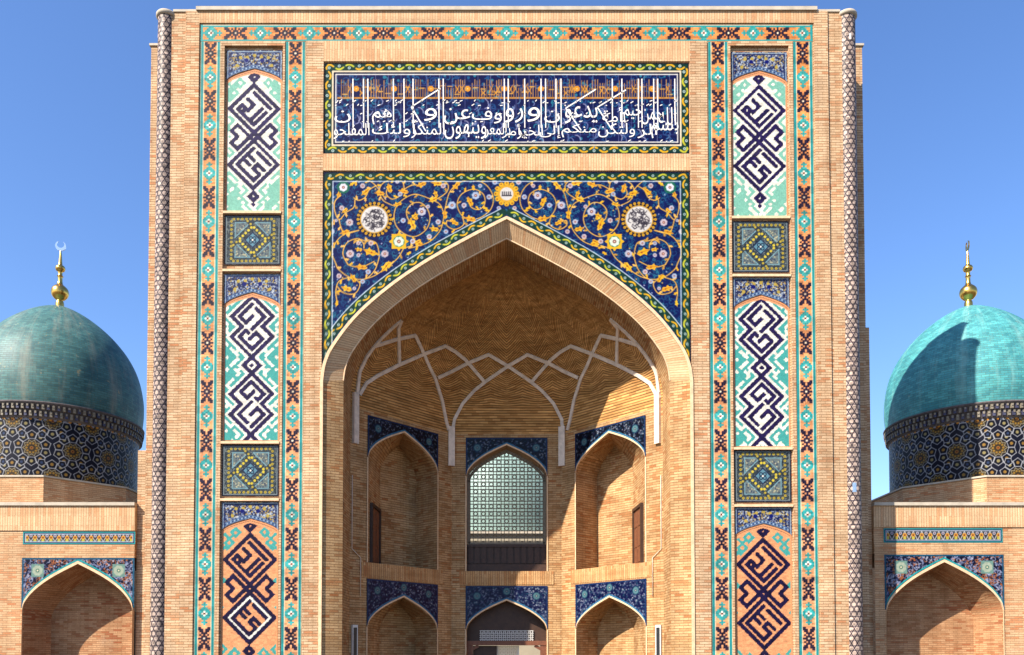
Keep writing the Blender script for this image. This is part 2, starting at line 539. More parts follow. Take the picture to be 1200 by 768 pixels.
    def flat(s, name, Y, material, parent):
        X, Z = np.meshgrid(s.xs, s.zs)
        return sheet(name, np.stack([X, np.full_like(X, Y), Z], -1), s.a, material, parent)

def vine(c, path, wd, per=.55):
    """border: dark green ground, waving yellow leaf, white buds with dark eyes"""
    P = np.array(path, float)
    c.stroke(path, wd, GREEN)
    seg = np.hypot(*(P[1:] - P[:-1]).T); L = np.concatenate([[0], np.cumsum(seg)])
    def pt(s_, n_):
        x, z = np.interp(s_, L, P[:, 0]), np.interp(s_, L, P[:, 1])
        k = min(max(np.searchsorted(L, s_) - 1, 0), len(P) - 2)
        d = (P[k + 1] - P[k]) / max(seg[k], 1e-9)
        return x - d[1] * n_, z + d[0] * n_
    n = max(1, int(round(L[-1] / per))); per = L[-1] / n
    ss = np.arange(0, L[-1], .02)
    c.stroke([pt(s_, .22 * wd * math.sin(2 * math.pi * s_ / per)) for s_ in ss], wd * .08, C(60, 110, 90))
    for k in range(n):
        for h in (0, .5):
            sg = 1 if h == 0 else -1
            s0 = (k + h) * per
            pts = [pt(s0 + q * per, sg * wd * .30 * math.sin(math.pi * (q * 2 - .02))) for q in np.linspace(.04, .40, 7)]
            c.stroke(pts, wd * .2, GOLD if (k + h * 2) % 3 else C(196, 190, 60))
            b = pt(s0 + per * .25, -sg * wd * .12)
            c.disc(b[0], b[1], wd * .17, C(190, 204, 200)); c.disc(b[0], b[1], wd * .07, GREEN)

def curls(c, n, col, r0=.06, r1=.16, wd=.022, x=None, z=None, keep=None):
    for _ in range(n):
        cx = c.x0 + rnd.random() * (c.xs[-1] - c.x0); cz = c.z0 + rnd.random() * (c.zs[-1] - c.z0)
        if keep is not None and not keep(cx, cz): continue
        r, a, sg = r0 + (r1 - r0) * rnd.random(), rnd.random() * 6.28, rnd.choice((-1, 1))
        c.stroke([(cx + r * (1 - .75 * q) * math.cos(a + sg * 6.0 * q), cz + r * (1 - .75 * q) * math.sin(a + sg * 6.0 * q)) for q in np.linspace(0, 1, 11)], wd, col)

def floral(c, cols, dens, r=(.02, .045), keep=None):
    A = (c.xs[-1] - c.x0) * (c.zs[-1] - c.z0)
    for _ in range(int(A * dens)):
        x = c.x0 + rnd.random() * (c.xs[-1] - c.x0); z = c.z0 + rnd.random() * (c.zs[-1] - c.z0)
        if keep is not None and not keep(x, z): continue
        k = rnd.random(); col = rnd.choice(cols)
        if k < .5: c.disc(x, z, r[0] + rnd.random() * (r[1] - r[0]), col)
        else:
            a = rnd.random() * 6.28; L = r[1] * 2.4
            c.stroke([(x + L * q * math.cos(a + q * 1.5), z + L * q * math.sin(a + q * 1.5)) for q in (0, .33, .66, 1)], r[0] * 1.1, col)

# ================================================================== THE SETTING
mb = MB()
mb.box(-400, -400, -.3, 400, 900, 0)
g = mb.build('ground', M_PAVE); tag(g, kind='structure')

# ================================================================== THE PORTAL
portal = empty('portal', (0, 2, 0), 'monumental brick portal with a tall pointed arch niche, tiled bands and an Arabic inscription', 'portal')
ZT = zz(13)                                   # top of the brick face
XB = 10.06                                    # half width of the brick face
Z_BT0, Z_BT1 = zz(48), zz(28)                 # top tile band
IN0, IN1, PA0, PA1, OU0, OU1 = 6.02, 6.64, 6.70, 8.45, 8.57, 9.18
ZG = -.02
AW, AZS, AZA = 5.43, zz(446), zz(257)          # front edge of the great arch
BW, BZS, BZA, BY = 4.88, zz(446, .28), zz(280, .28), .28   # inner edge of its splayed soffit
CY = 1.40                                      # where the vault begins
SPX, SPT = 5.48, zz(201)                       # tiled spandrel field
IZ0, IZ1 = zz(179), zz(73)                     # inscription field

def arch_fill(mb, a, zs, za, x0, x1, ztop, y, n=48, mi=0, ybot=None):
    """wall face above an arch between x0..x1 on plane y"""
    xs = np.unique(np.concatenate([np.linspace(x0, x1, n), [0.0]]))
    zl = arch_z(xs, a, zs, za)
    for k in range(len(xs) - 1):
        mb.quad((xs[k], y, zl[k]), (xs[k + 1], y, zl[k + 1]), (xs[k + 1], y, ztop), (xs[k], y, ztop), mi)

# --- brick face, piece by piece around the recessed tile fields
T = .5
for s in (-1, 1):
    mb = MB()
    def bx(a, b, y, z0, z1):
        mb.box(min(s * a, s * b), y, z0, max(s * a, s * b), T, z1)
    bx(9.62, XB, .05, ZG, ZT)                  # outer strip, a little set back
    bx(OU1 + .03, 9.62, 0, ZG, ZT)
    bx(OU0, OU1 + .03, .04, ZG, Z_BT1 + .03)   # bed of the outer band
    bx(PA1, OU0, .012, ZG, Z_BT0)
    bx(PA0, PA1, .10, ZG, zz(53))              # bed of the panel column
    bx(IN1, PA0, .012, ZG, Z_BT0)
    bx(IN0 - .02, IN1, .04, ZG, Z_BT0)         # bed of the inner band
    bx(SPX, IN0 - .02, 0, ZG, Z_BT0)
    bx(PA0, PA1, .012, zz(53), Z_BT0)
    mb.build('brick_face', M_BRICK, portal)
mb = MB()
mb.box(-OU0, .04, Z_BT0, OU0, T, Z_BT1 + .03)       # bed of the top band
mb.box(-SPX, .0, IZ1 + .03, SPX, T, Z_BT0)
mb.box(-SPX, .05, IZ0 - .03, SPX, T, IZ1 + .03)
mb.box(-SPX, .0, SPT + .03, SPX, T, IZ0 - .03)
mb.box(-OU1 - .03, 0, Z_BT1 + .03, OU1 + .03, T, ZT)
mb.build('soldier_course', M_SOLD, portal, swap=True)

# --- wall above the arch, splayed soffit, jambs
mb = MB()
arch_fill(mb, AW, AZS, AZA, -AW, AW, SPT + .03, .05)
for s in (-1, 1):
    mb.box(min(s * AW, s * SPX), .05, ZG, max(s * AW, s * SPX), T, SPT + .03)
    mb.box(min(s * (AW + .001), s * SPX), 0.0, ZG, max(s * (AW + .001), s * SPX), .05, AZS + .18)
mb.build('spandrel_wall', M_BRICK, portal)

def arch_path(a, zs, za, n=60):
    xs = np.sin(np.linspace(-1, 1, n * 2 + 1) * math.pi / 2) * a
    return [(x, float(arch_z(x, a, zs, za))) for x in xs]
pa, pb = arch_path(AW, AZS, AZA), arch_path(BW, BZS, BZA)
def strip(mb, A, ya, B, yb, mi=0):
    L = 0
    for k in range(len(A) - 1):
        l2 = L + math.dist(A[k], A[k + 1])
        mb.quad((A[k][0], ya, A[k][1]), (A[k + 1][0], ya, A[k + 1][1]), (B[k + 1][0], yb, B[k + 1][1]), (B[k][0], yb, B[k][1]), mi,
                uv=[(ya, L), (ya, l2), (yb, l2), (yb, L)])
        L = l2
mb = MB()
strip(mb, pa, .0, pb, BY)
mb.build('arch_soffit', M_SOLD, portal)
mb = MB()
strip(mb, pb, BY, pb, CY)
for s in (-1, 1):
    mb.quad((s * BW, BY, ZG), (s * BW, CY, ZG), (s * BW, CY, BZS), (s * BW, BY, BZS))
    mb.quad((s * AW, 0, ZG), (s * BW, BY, ZG), (s * BW, BY, BZS), (s * AW, 0, AZS))
mb.build('jamb', M_NICHE, portal)
# pale lip round the opening, and the thin fillet on the inner edge
mb = MB()
def lip(mb, path, y0, y1, wd):
    P = [Vector((p[0], 0, p[1])) for p in path]
    for k in range(len(P) - 1):
        def nrm(i):
            d = (P[min(i + 1, len(P) - 1)] - P[max(i - 1, 0)]).normalized()
            return Vector((-d.z, 0, d.x))
        a, b = P[k], P[k + 1]
        ao, bo = a + nrm(k) * wd, b + nrm(k + 1) * wd
        f = lambda q, y: (q.x, y, q.z)
        mb.quad(f(a, y0), f(b, y0), f(bo, y0), f(ao, y0))
        mb.quad(f(a, y0), f(a, y1), f(b, y1), f(b, y0))
        mb.quad(f(ao, y0), f(bo, y0), f(bo, y1), f(ao, y1))
lip(mb, [(p[0] * .999, p[1] - .01) for p in [(-AW, 0)] + pa + [(AW, 0)]], -.03, .05, .09)
mb.build('arch_lip', M_LIP, portal)
mb = MB()
lip(mb, [(p[0] * .998, p[1] - .012) for p in pb], BY - .02, BY + .03, .03)
mb.build('soffit_fillet', M_LIP, portal)

# --- block behind the face
PBACK = 4.6
PSIDE = 1.62
WB = 11.27
mb = MB()
for s in (-1, 1):
    mb.box(min(s * 6.6, s * WB), 1.42, ZG, max(s * 6.6, s * WB), PSIDE, ZT)
    mb.box(min(s * 5.6, s * (XB - .02)), T, ZG, max(s * 5.6, s * (XB - .02)), 1.42, ZT)
    mb.box(min(s * 5.12, s * 6.6), PSIDE, ZG, max(s * 5.12, s * 6.6), PBACK, 14.9)
mb.box(-6.6, T, 14.9, 6.6, PSIDE, ZT)
mb.box(-6.6, PSIDE, 14.9, 6.6, PBACK, 15.3)
mb.box(WB, 1.6, ZG, WB + .19, PSIDE + 1.6, zz(384, 1.6))
mb.box(-WB - .33, 1.6, ZG, -WB, PSIDE + 1.6, zz(528, 1.6))
mb.build('portal_block', M_BRICK, portal)
mb = MB()
mb.box(-6.6, 5.4, ZG, -1.96, 5.9, 14.9); mb.box(1.96, 5.4, ZG, 6.6, 5.9, 14.9); mb.box(-1.96, 4.95, 9.61, 1.96, 5.9, 14.9)
for s in (-1, 1): mb.box(min(s * 6.3, s * 6.6), PBACK + .01, ZG, max(s * 6.3, s * 6.6), 5.4, 14.9)
mb.box(-6.3, PBACK + .01, 14.6, 6.3, 5.4, 14.9)
mb.build('rear_wall', M_WING, portal)

# --- parapet cap
mb = MB()
mb.box(-9.3, -.05, ZT + .002, 9.3, 1.2, ZT + .11)
mb.box(-9.3, -.02, ZT + .11, 9.3, 1.2, ZT + .14, 1)
for s in (-1, 1):
    mb.box(min(s * 9.3, s * (XB - .05)), .02, ZT + .001, max(s * 9.3, s * (XB - .05)), 1.2, ZT + .07)
    mb.box(min(s * (XB - .5), s * (WB + .05)), 1.38, ZT + .002, max(s * (XB - .5), s * (WB + .05)), PSIDE + .05, ZT + .07)
mb.build('parapet_cap', [M_CAP, M_DARK], portal)
mb = MB()
mb.box(-9.5, 1.2, ZT + .002, 9.5, PSIDE - .05, ZT + .10)
mb.build('roof', M_ROOF, portal)

# --- corner columns sheathed in a girih of dark lines
def girih_column(s):
    r, cx, cy = .262, s * (XB + .20), .22
    z0, z1 = ZG, ZT - .105
    c = Cv(0, z0, 2 * math.pi * r, z1, .0115, C(182, 162, 148))
    sp = 2 * math.pi * r / 10
    for ang in (0, 60, 120):
        a = R(ang + 90); nx, nz = math.cos(a), math.sin(a)
        X, Z = np.meshgrid(c.xs, c.zs)
        d = (X * nx + Z * nz * 1.0) / (sp * .866) + (.5 if ang else .5)
        d = np.abs(d - np.round(d)) * sp * .866
        cov = np.clip((.0105 - d) / c.res + .5, 0, 1)[..., None]
        c.a = c.a * (1 - cov) + C(32, 28, 46) * cov
    X, Z = np.meshgrid(c.xs, c.zs)
    c.grain(.45, .07, .06)
    if s > 0:
        c.rect(2 * math.pi * r * .70, zz(577), 2 * math.pi * r * .77, zz(566), C(150, 176, 206)); c.rect(2 * math.pi * r * .74, zz(47), 2 * math.pi * r * .78, zz(40), C(236, 230, 224))
    A = X / r
    P = np.stack([cx + r * np.cos(A), cy + r * np.sin(A), Z], -1)
    o = sheet('corner_column', P, c.a, M_DRUM, portal, True)
    mb = MB()
    mb.lathe([(.0, ZT + .03), (.30, ZT + .02), (.32, ZT - .01), (.32, ZT - .07), (.29, ZT - .10), (.255, ZT - .11)], cx, cy, 32)
    mb.build('column_cap', M_CAP, o)
    return o
for s in (-1, 1): girih_column(s)

# --- tile bands
DK = ["XX...XX", "XXX.XXX", ".XX.XX.", "..XXX..", ".X.X.X.", "..XXX..", "XXXoXXX"]
DK = DK + DK[5::-1]
TQ = ["...T...", "..TTT..", "...T...", "..TTT..", ".TTTTT.", "TTTwTTT", "TTwRwTT"]
TQ = TQ + TQ[5::-1]
CELL = .0525
def motif(c, rows, cx, cz, vert, jx=0):
    n, m = len(rows), len(rows[0])
    pal = {'X': C(30, 26, 56), 'o': IVORY, 'T': TEAL, 'w': WHITE, 'R': CLAY}
    for j, row in enumerate(rows):
        for i, ch in enumerate(row):
            if ch == '.': continue
            a, b = (i - (m - 1) / 2) * CELL * 1.12, ((n - 1) / 2 - j) * CELL
            x, z = (cx + a, cz + b) if vert else (cx + b, cz + a)
            col = pal[ch] * (.85 + .3 * rnd.random())
            hw, hz = (CELL * .56, CELL * .5) if vert else (CELL * .5, CELL * .56)
            c.rect(x - hw, z - hz, x + hw, z + hz, col)
PER = (zz(310 / 4.99) - zz(590 / 4.99)) / 2       # half period of the repeat
def band_ground(c, vert):
    X, Z = np.meshgrid(c.xs, c.zs)
    t = np.clip((Z - 6) / 14, 0, 1)[..., None]
    c.a[:] = SALMON * (1 - t) + AMBER * t
    c.grain(.3, .14, .05)
def band(x0, x1):
    c = Cv(x0, ZG, x1, Z_BT0 - .004, .0185, SALMON)
    band_ground(c, True)
    cx = (x0 + x1) / 2
    z = Z_BT0 - .36; k = 0
    while z > .3:
        motif(c, DK if k % 2 == 0 else TQ, cx, z, True)
        z -= PER; k += 1
    for s in (0, 1):
        e = (lambda q: x0 + q) if s == 0 else (lambda q: x1 - q)
        for a, b, col in ((0, .02, IVORY), (.02, .10, TEAL * .92), (.10, .122, IVORY)):
            c.rect(min(e(a), e(b)), ZG - 1, max(e(a), e(b)), 40, col)
    c.grain(.16, .5, .22)
    return c.flat('tile_band', .034, M_MOSAIC, portal)
for s in (-1, 1):
    band(*sorted((s * OU0, s * OU1)))
    band(*sorted((s * IN0, s * IN1)))
c = Cv(-OU1, Z_BT0, OU1, Z_BT1, .0185, SALMON)
band_ground(c, False)
cz = (Z_BT0 + Z_BT1) / 2
n = int(2 * OU1 / PER); n -= (n % 2 == 0)
for k in range(n):
    motif(c, DK if (k - n // 2) % 2 else TQ, (k - n // 2) * (2 * (OU1 - .31) / (n - 1)), cz, False)
for a, b, col in ((0, .03, IVORY), (.03, .085, TEAL), (.46, .51, TEAL)):
    c.rect(-OU1, Z_BT1 - b, OU1, Z_BT1 - a, col)
for s in (-1, 1):
    c.rect(min(s * OU1, s * (OU1 - .07)), Z_BT0, max(s * OU1, s * (OU1 - .07)), Z_BT1, TEAL)
c.flat('tile_band', .030, M_MOSAIC, portal)

# --- the panel columns
def cells_lines(*L):
    s = set()
    for (a0, b0, a1, b1) in L:
        for a in range(min(a0, a1), max(a0, a1) + 1):
            for b in range(min(b0, b1), max(b0, b1) + 1): s.add((a, b))
    return s
D1 = cells_lines((0, 0, 12, 0), (0, 0, 0, 12), (12, 0, 12, 12), (0, 12, 12, 12),
                 (2, 2, 10, 2), (2, 5, 5, 5), (5, 5, 5, 8), (2, 8, 4, 8), (2, 8, 2, 10), (4, 8, 4, 10), (2, 10, 10, 10), (10, 4, 10, 10), (8, 4, 8, 10))
D2 = cells_lines((0, 0, 12, 0), (0, 0, 0, 12), (12, 0, 12, 12), (0, 12, 12, 12),
                 (2, 2, 2, 10), (2, 10, 10, 10), (10, 7, 10, 10), (7, 7, 10, 7), (7, 5, 7, 7), (7, 5, 10, 5), (4, 2, 10, 2), (2, 5, 5, 5), (2, 7, 5, 7))
KA = set(D1)
O = 13                                            # centre cell of the crossing
KA |= {(a + 14, b + 14) for a, b in D2}
KA |= cells_lines((O - 7, O + 1, O, O + 1), (O - 7, O + 1, O - 7, O + 4), (O - 7, O + 4, O - 4, O + 4), (O - 4, O + 4, O - 4, O + 7), (O - 4, O + 7, O - 1, O + 7), (O - 1, O, O - 1, O + 7))
KA |= cells_lines((O + 1, O - 7, O + 1, O), (O + 1, O - 7, O + 4, O - 7), (O + 4, O - 7, O + 4, O - 4), (O + 4, O - 4, O + 7, O - 4), (O + 7, O - 4, O + 7, O - 1), (O, O - 1, O + 7, O - 1))
KA |= {(O, O - 1), (O - 1, O), (O + 1, O), (O, O + 1)}
KA.discard((O, O))
KA |= cells_lines((-3, -3, -1, -3), (-3, -3, -3, -1), (-1, -3, -1, -1), (-3, -1, -1, -1))
KA |= cells_lines((27, 27, 29, 27), (27, 27, 27, 29), (29, 27, 29, 29), (27, 29, 29, 29)) | {(30, 30)}
TA = cells_lines((-5, 2, -3, 2), (-5, 2, -5, 4), (-3, 2, -3, 4), (-5, 4, -3, 4), (-4, 5, -4, 8), (-6, 6, -2, 6), (-2, 6, -2, 9), (-3, 8, -3, 11))
TA |= cells_lines((3, 17, 5, 19), (9, 24, 11, 26), (24, 31, 26, 33)) | cells_lines((20, 33, 22, 33), (20, 33, 20, 35), (22, 33, 22, 35), (24, 33, 24, 36), (27, 35, 29, 35), (27, 35, 27, 37), (29, 35, 29, 37))
TA -= {(4, 18), (10, 25), (25, 32)}
TA |= {(b, a) for a, b in TA}
TA2 = set(TA)
for a in range(-10, 48):
    for b in range(-10, 48):
        if all((a + i, b + j) not in KA for i in (-1, 0, 1) for j in (-1, 0, 1)):
            near = [r for r in (2, 3, 4) if any((a + i, b + j) in KA for i in range(-r, r + 1) for j in range(-r, r + 1))]
            dist = near[0] if near else 9
            hole = (dist == 3 and (a + b) % 5 != 0) or (dist == 9 and a % 3 == 0) or (dist == 2 and (a - b) % 7 < 2)
            if not hole and (a + b > 40 or abs(a - b) > 9): TA2.add((a, b))
U1 = cells_lines((0, 0, 10, 0), (0, 0, 0, 10), (0, 10, 5, 10), (10, 0, 10, 5), (5, 10, 5, 15), (10, 5, 15, 5), (5, 15, 15, 15), (15, 5, 15, 15),
                 (2, 2, 2, 8), (2, 8, 5, 8), (5, 5, 5, 8), (4, 2, 8, 2), (8, 2, 8, 8), (7, 10, 7, 13), (7, 13, 13, 13), (13, 8, 13, 13), (10, 8, 13, 8), (10, 8, 10, 11), (7, 10, 8, 10))
KB = set(U1) | cells_lines((15, 15, 19, 15), (15, 15, 15, 19), (19, 15, 19, 19), (15, 19, 19, 19)) | {(17, 17)}
KB |= {(34 - a, 34 - b) for a, b in U1}
KB |= cells_lines((34, 34, 34, 38), (34, 34, 38, 34))
TB = set()
for a in range(-14, 52):
    for b in range(-14, 52):
        if all((a + i, b + j) not in KB for i in (-1, 0, 1) for j in (-1, 0, 1)):
            near = [r for r in (2, 3, 4) if any((a + i, b + j) in KB for i in range(-r, r + 1) for j in range(-r, r + 1))]
            dist = near[0] if near else 9
            hole = (dist == 3 and (a + b) % 5 != 0) or (dist == 9 and a % 3 == 0 and b % 3 == 0) or (dist == 2 and (a + b) % 9 == 0)
            if not hole: TB.add((a, b))
def lozenge(cells, a, b):
    return cells[a, b]
def kufic(x0, x1, z0, z1, zs, za, cells, tq, apex, half, ground, ink, tcol, white_in=None, white_out=False):
    """square-kufic panel: lettering on a lattice turned 45 degrees; apex = (x, z) of the first lozenge, half = its half diagonal for 13 cells"""
    c = Cv(x0, z0, x1, z1, .0165, ground)
    X, Z = np.meshgrid(c.xs, c.zs)
    q = .029
    Xq, Zq = np.floor(X / q) * q + q / 2, np.floor(Z / q) * q + q / 2
    un = half / 13.0
    p, m = (apex[1] - Zq) / un, (Xq - apex[0]) / un
    a = np.floor((p + m) / 2).astype(int); b = np.floor((p - m) / 2).astype(int)
    off = 20
    T_ = np.zeros((90, 90), int)
    for (i, j) in tq:
        if -off <= i < 70 and -off <= j < 70: T_[i + off, j + off] = 2
    if white_in:
        for (i, j) in white_in: T_[i + off, j + off] = 3
    for (i, j) in cells: T_[i + off, j + off] = 1
    k = T_[np.clip(a + off, 0, 89), np.clip(b + off, 0, 89)]
    for da, db in ((.2, 0), (-.2, 0), (0, .2), (0, -.2)):
        k2 = T_[np.clip(np.floor((p + m) / 2 + da).astype(int) + off, 0, 89), np.clip(np.floor((p - m) / 2 + db).astype(int) + off, 0, 89)]
        k = np.where(k2 == 1, 1, k)
    jit = (.82 + .36 * NR.rand(*k.shape))
    jit2 = jit[(np.arange(k.shape[0]) // 4)[:, None], (np.arange(k.shape[1]) // 4)[None, :]]
    c.grain(.14, .11, .045)
    c.a[k == 3] = WHITE
    c.a[k == 2] = tcol
    c.a[k == 1] = ink
    c.a *= np.where(k == 1, jit2, .95 + .1 * (jit2 - .82))[..., None] if True else 1
    # brick lip under the little arch
    d = arch_z(X - (x0 + x1) / 2, (x1 - x0) / 2 , zs, za) - Z
    c.a[d < .14] = SALMON * 1.0
    c.a[(d < .085) & (d > .06)] = SALMON * .72
    e = np.minimum(X - x0, x1 - X)
    c.a[(e < .045)] = SALMON * .98
    return c.flat('kufic_panel', .094, M_MOSAIC, portal)

def small_spandrel(x0, x1, zs, za, ztop):
    xm, hw = (x0 + x1) / 2, (x1 - x0) / 2
    c = Cv(x0, zs - .05, x1, ztop, .0135, C(50, 58, 88))
    def inside(x, z): return z > arch_z(x - xm, hw, zs, za) + .14
    floral(c, [C(160, 170, 184), C(190, 196, 200), C(28, 36, 92), C(20, 26, 80), C(190, 160, 80)], 900, (.014, .026))
    for px, pz in ((0, .72), (-.5, .60), (.5, .60), (-.62, .15), (.62, .15), (-.25, .62), (.25, .62)):
        x, z = xm + px * hw, za + (ztop - za) * pz
        c.rosette(x, z, .05, C(186, 164, 72), C(150, 120, 50))
    for px in (-.28, .28): c.disc(xm + px * hw, za + (ztop - za) * .45, .06, C(24, 30, 110))
    xs = c.xs
    lower = [(x, float(arch_z(x - xm, hw, zs, za)) + .06) for x in xs]
    c.stroke(lower, .09, C(96, 120, 150))
    for k in range(0, len(lower), 4): c.disc(lower[k][0], lower[k][1], .018, C(190, 200, 206) if k % 8 else C(30, 40, 90))
    for fr, col in ((.035, C(150, 166, 180)), (.075, C(40, 52, 96))):
        c.stroke([(x0 + fr, zs - 1), (x0 + fr, ztop - fr), (x1 - fr, ztop - fr), (x1 - fr, zs - 1)], .03, col)
    n, m = len(xs), 46
    zl = arch_z(xs - xm, hw, zs, za)
    t = np.linspace(0, 1, m)[:, None]
    Z = zl[None] + (ztop - zl[None]) * t
    X = np.repeat(xs[None], m, 0)
    return sheet('tile_spandrel', np.stack([X, np.full_like(X, .075), Z], -1), c.at(X, Z), M_TILE, portal)

def square_tile(x0, x1, z0, z1):
    c = Cv(x0, z0, x1, z1, .0135, C(62, 70, 72))
    xm, zm, h = (x0 + x1) / 2, (z0 + z1) / 2, min(x1 - x0, z1 - z0) / 2
    floral(c, [C(96, 104, 110), C(40, 46, 60), C(130, 136, 130)], 500, (.012, .022))
    for a in range(4):
        s1, s2 = ((1, 1), (1, -1), (-1, -1), (-1, 1))[a]
        tri = [(xm + s1 * .70 * h, zm + s2 * .70 * h), (xm + s1 * .70 * h, zm + s2 * .10 * h), (xm + s1 * .10 * h, zm + s2 * .70 * h)]
        c.poly(tri, C(112, 122, 120))
        cx, cz = xm + s1 * .5 * h, zm + s2 * .5 * h
        for k in range(26):
            u, v = rnd.random(), rnd.random()
            if u + v > 1: u, v = 1 - u, 1 - v
            x = tri[0][0] + (tri[1][0] - tri[0][0]) * u * .85 + (tri[2][0] - tri[0][0]) * v * .85
            z = tri[0][1] + (tri[1][1] - tri[0][1]) * u * .85 + (tri[2][1] - tri[0][1]) * v * .85
            c.disc(x - s1 * .03, z - s2 * .03, .022, rnd.choice([C(70, 78, 96), C(176, 170, 140), C(96, 100, 104)]))
        c.stroke(tri + [tri[0]], .026, C(124, 160, 168))
    for fr, col in ((.02, INK), (.05, C(130, 140, 140)), (.24 * h / 1, C(60, 70, 78))):
        c.stroke([(x0 + fr, z0 + fr), (x0 + fr, z1 - fr), (x1 - fr, z1 - fr), (x1 - fr, z0 + fr), (x0 + fr, z0 + fr)], .024, col)
    di = [(xm, zm + .30 * h), (xm + .30 * h, zm), (xm, zm - .30 * h), (xm - .30 * h, zm)]
    c.poly(di, C(104, 142, 154)); c.stroke(di + [di[0]], .03, C(40, 50, 80))
    for k in range(4):
        a = R(45 + 90 * k)
        c.ring(xm + .1 * h * math.cos(a), zm + .1 * h * math.sin(a), .06 * h, .025, C(30, 34, 60))
    c.disc(xm, zm, .03, WHITE)
    for k in range(4):                                              # pinwheel: each side of the inner square runs on to the border
        ca, sa = ((1, 0), (0, 1), (-1, 0), (0, -1))[k]
        f = lambda px, pz: (xm + h * (px * ca - pz * sa), zm + h * (px * sa + pz * ca))
        c.stroke([f(.02, .54), f(-.26, .80)], .135 * h, C(58, 66, 70))
        for q in (.35, .85): c.disc(*f(-.24 * q, .56 + .24 * q), .036, C(180, 160, 66))
    nb = 10
    for k in range(nb):
        f = -.84 + 1.68 * (k + .5) / nb
        for (x, z) in ((xm + f * h, zm + .85 * h), (xm + f * h, zm - .85 * h), (xm - .85 * h, zm + f * h), (xm + .85 * h, zm + f * h)):
            c.disc(x, z, .040, C(180, 160, 66)); c.disc(x, z, .013, C(120, 100, 40))
    for k in range(5):
        f = .56 * (k + .5) / 5
        for s1 in (-1, 1):
            for s2 in (-1, 1):
                c.disc(xm + s1 * f * h, zm + s2 * (.56 - f) * h, .040, C(206, 186, 70))
    return c.flat('square_tile', .07, M_TILE, portal)

def ledge(x0, x1, z, t=.07):
    mb = MB()
    mb.box(x0 - .03, -.012, z, x1 + .03, .099, z + t)
    mb.build('ledge', M_LIP, portal)

PX = {-1: dict(top=57, k1=(78, 93, 246), l1=(246, 250), q1=(251, 309), l2=(311, 318), s2=(320, 341, 357, 515), l3=(516, 520), q2=(521, 581), l4=(583, 587), s3=(588, 607, 622)),
      1: dict(top=59, k1=(80, 95, 251), l1=(251, 256), q1=(258, 318), l2=(319, 324), s2=(324, 344, 361, 522), l3=(523, 527), q2=(527, 588), l4=(590, 594), s3=(594, 613, 628))}
for s in (-1, 1):
    q = PX[s]
    x0, x1 = sorted((s * PA0, s * PA1)); x0 += .04; x1 -= .04
    xm = (x0 + x1) / 2
    za, zs = zz(q['k1'][0]), zz(q['k1'][1])
    small_spandrel(x0, x1, zs, za, zz(q['top']))
    hb = .79
    kufic(x0, x1, zz(q['k1'][2]), za, zs, za, KA, TA2, (xm, za - .44), hb, WHITE, PURPLE, MINT)
    ledge(x0, x1, zz(q['l1'][1])); ledge(x0, x1, zz(q['l2'][1])); ledge(x0, x1, zz(q['l3'][1])); ledge(x0, x1, zz(q['l4'][1]))
    square_tile(x0, x1, zz(q['q1'][1]), zz(q['q1'][0])); square_tile(x0, x1, zz(q['q2'][1]), zz(q['q2'][0]))
    t_, za, zs, zb = q['s2']; za, zs = zz(za), zz(zs)
    small_spandrel(x0, x1, zs, za, zz(t_))
    kufic(x0, x1, zz(zb), za, zs, za, KB, TB, (xm, za - .06), .795, WHITE, PURPLE, TURQ)
    t_, za, zs = q['s3']; za, zs = zz(za), zz(zs)
    small_spandrel(x0, x1, zs, za, zz(t_))
    WI = {(a + 14, b + 14) for a in range(1, 12) for b in range(1, 12)} if s < 0 else set()
    WI = {w_ for w_ in WI if min(w_[0] - 14, w_[1] - 14, 26 - w_[0], 26 - w_[1]) <= 1}
    kufic(x0, x1, .4, za, zs, za, KA, TA, (xm, za - .42), .80, SALMON * 1.02, PURPLE * .8, TURQ, white_in=WI)
    mb = MB(); mb.box(x0, .09, ZG, x1, .12, .4); mb.build('panel_footing', M_BRICK, portal)

# --- inscription
c = Cv(-SPX + .02, IZ0, SPX - .02, IZ1, .0165, NAVY)
X0, X1 = -SPX + .02, SPX - .02
floral(c, [C(36, 92, 130), C(48, 120, 140), C(26, 50, 104)], 26, (.03, .055))
curls(c, 260, C(40, 84, 130), .05, .13, .022)
def pxp(u, v): return at(u, v, .04)
zA, zB = zz(114), zz(92)
c.rect(X0 + .38, zA - .02, X1 - .38, zA + .03, C(204, 146, 62))
x = X0 + .5
k = 0
while x < X1 - .5:
    k += 1
    r_ = rnd.random()
    h = (zB - zA) * rnd.choice((.55, .8, 1, 1, .95))
    c.rect(x, zA, x + .024, zA + h, rnd.choice((C(170, 124, 66), C(150, 114, 72), C(196, 150, 90))))
    if k % 13 == 6:
        c.rosette(x + .1, (zA + zB) / 2, .09, C(214, 150, 50), OCHRE); x += .15
    elif k % 3 == 0:
        zq = zA + .08 + .3 * rnd.random()
        c.rect(x - .1, zq, x + .06, zq + .03, C(206, 158, 80))
    elif r_ < .4:
        c.stroke([(x, zA + h * .3), (x + .06, zA + h * .5), (x + .12, zA + h * .3)], .026, OCHRE)
        c.stroke([(x, zA + h * .7), (x + .06, zA + h * .5), (x + .12, zA + h * .72)], .026, OCHRE)
    x += .062 + .022 * rnd.random()
for k in range(1, 29):                                            # tile joints
    xk = X0 + (X1 - X0) * k / 28.5
    c.rect(xk - .006, IZ0, xk + .006, IZ1, C(120, 126, 160))
for v in (99, 127, 143, 157): c.rect(X0, zz(v) - .006, X1, zz(v) + .006, C(86, 92, 140))
wv = .19
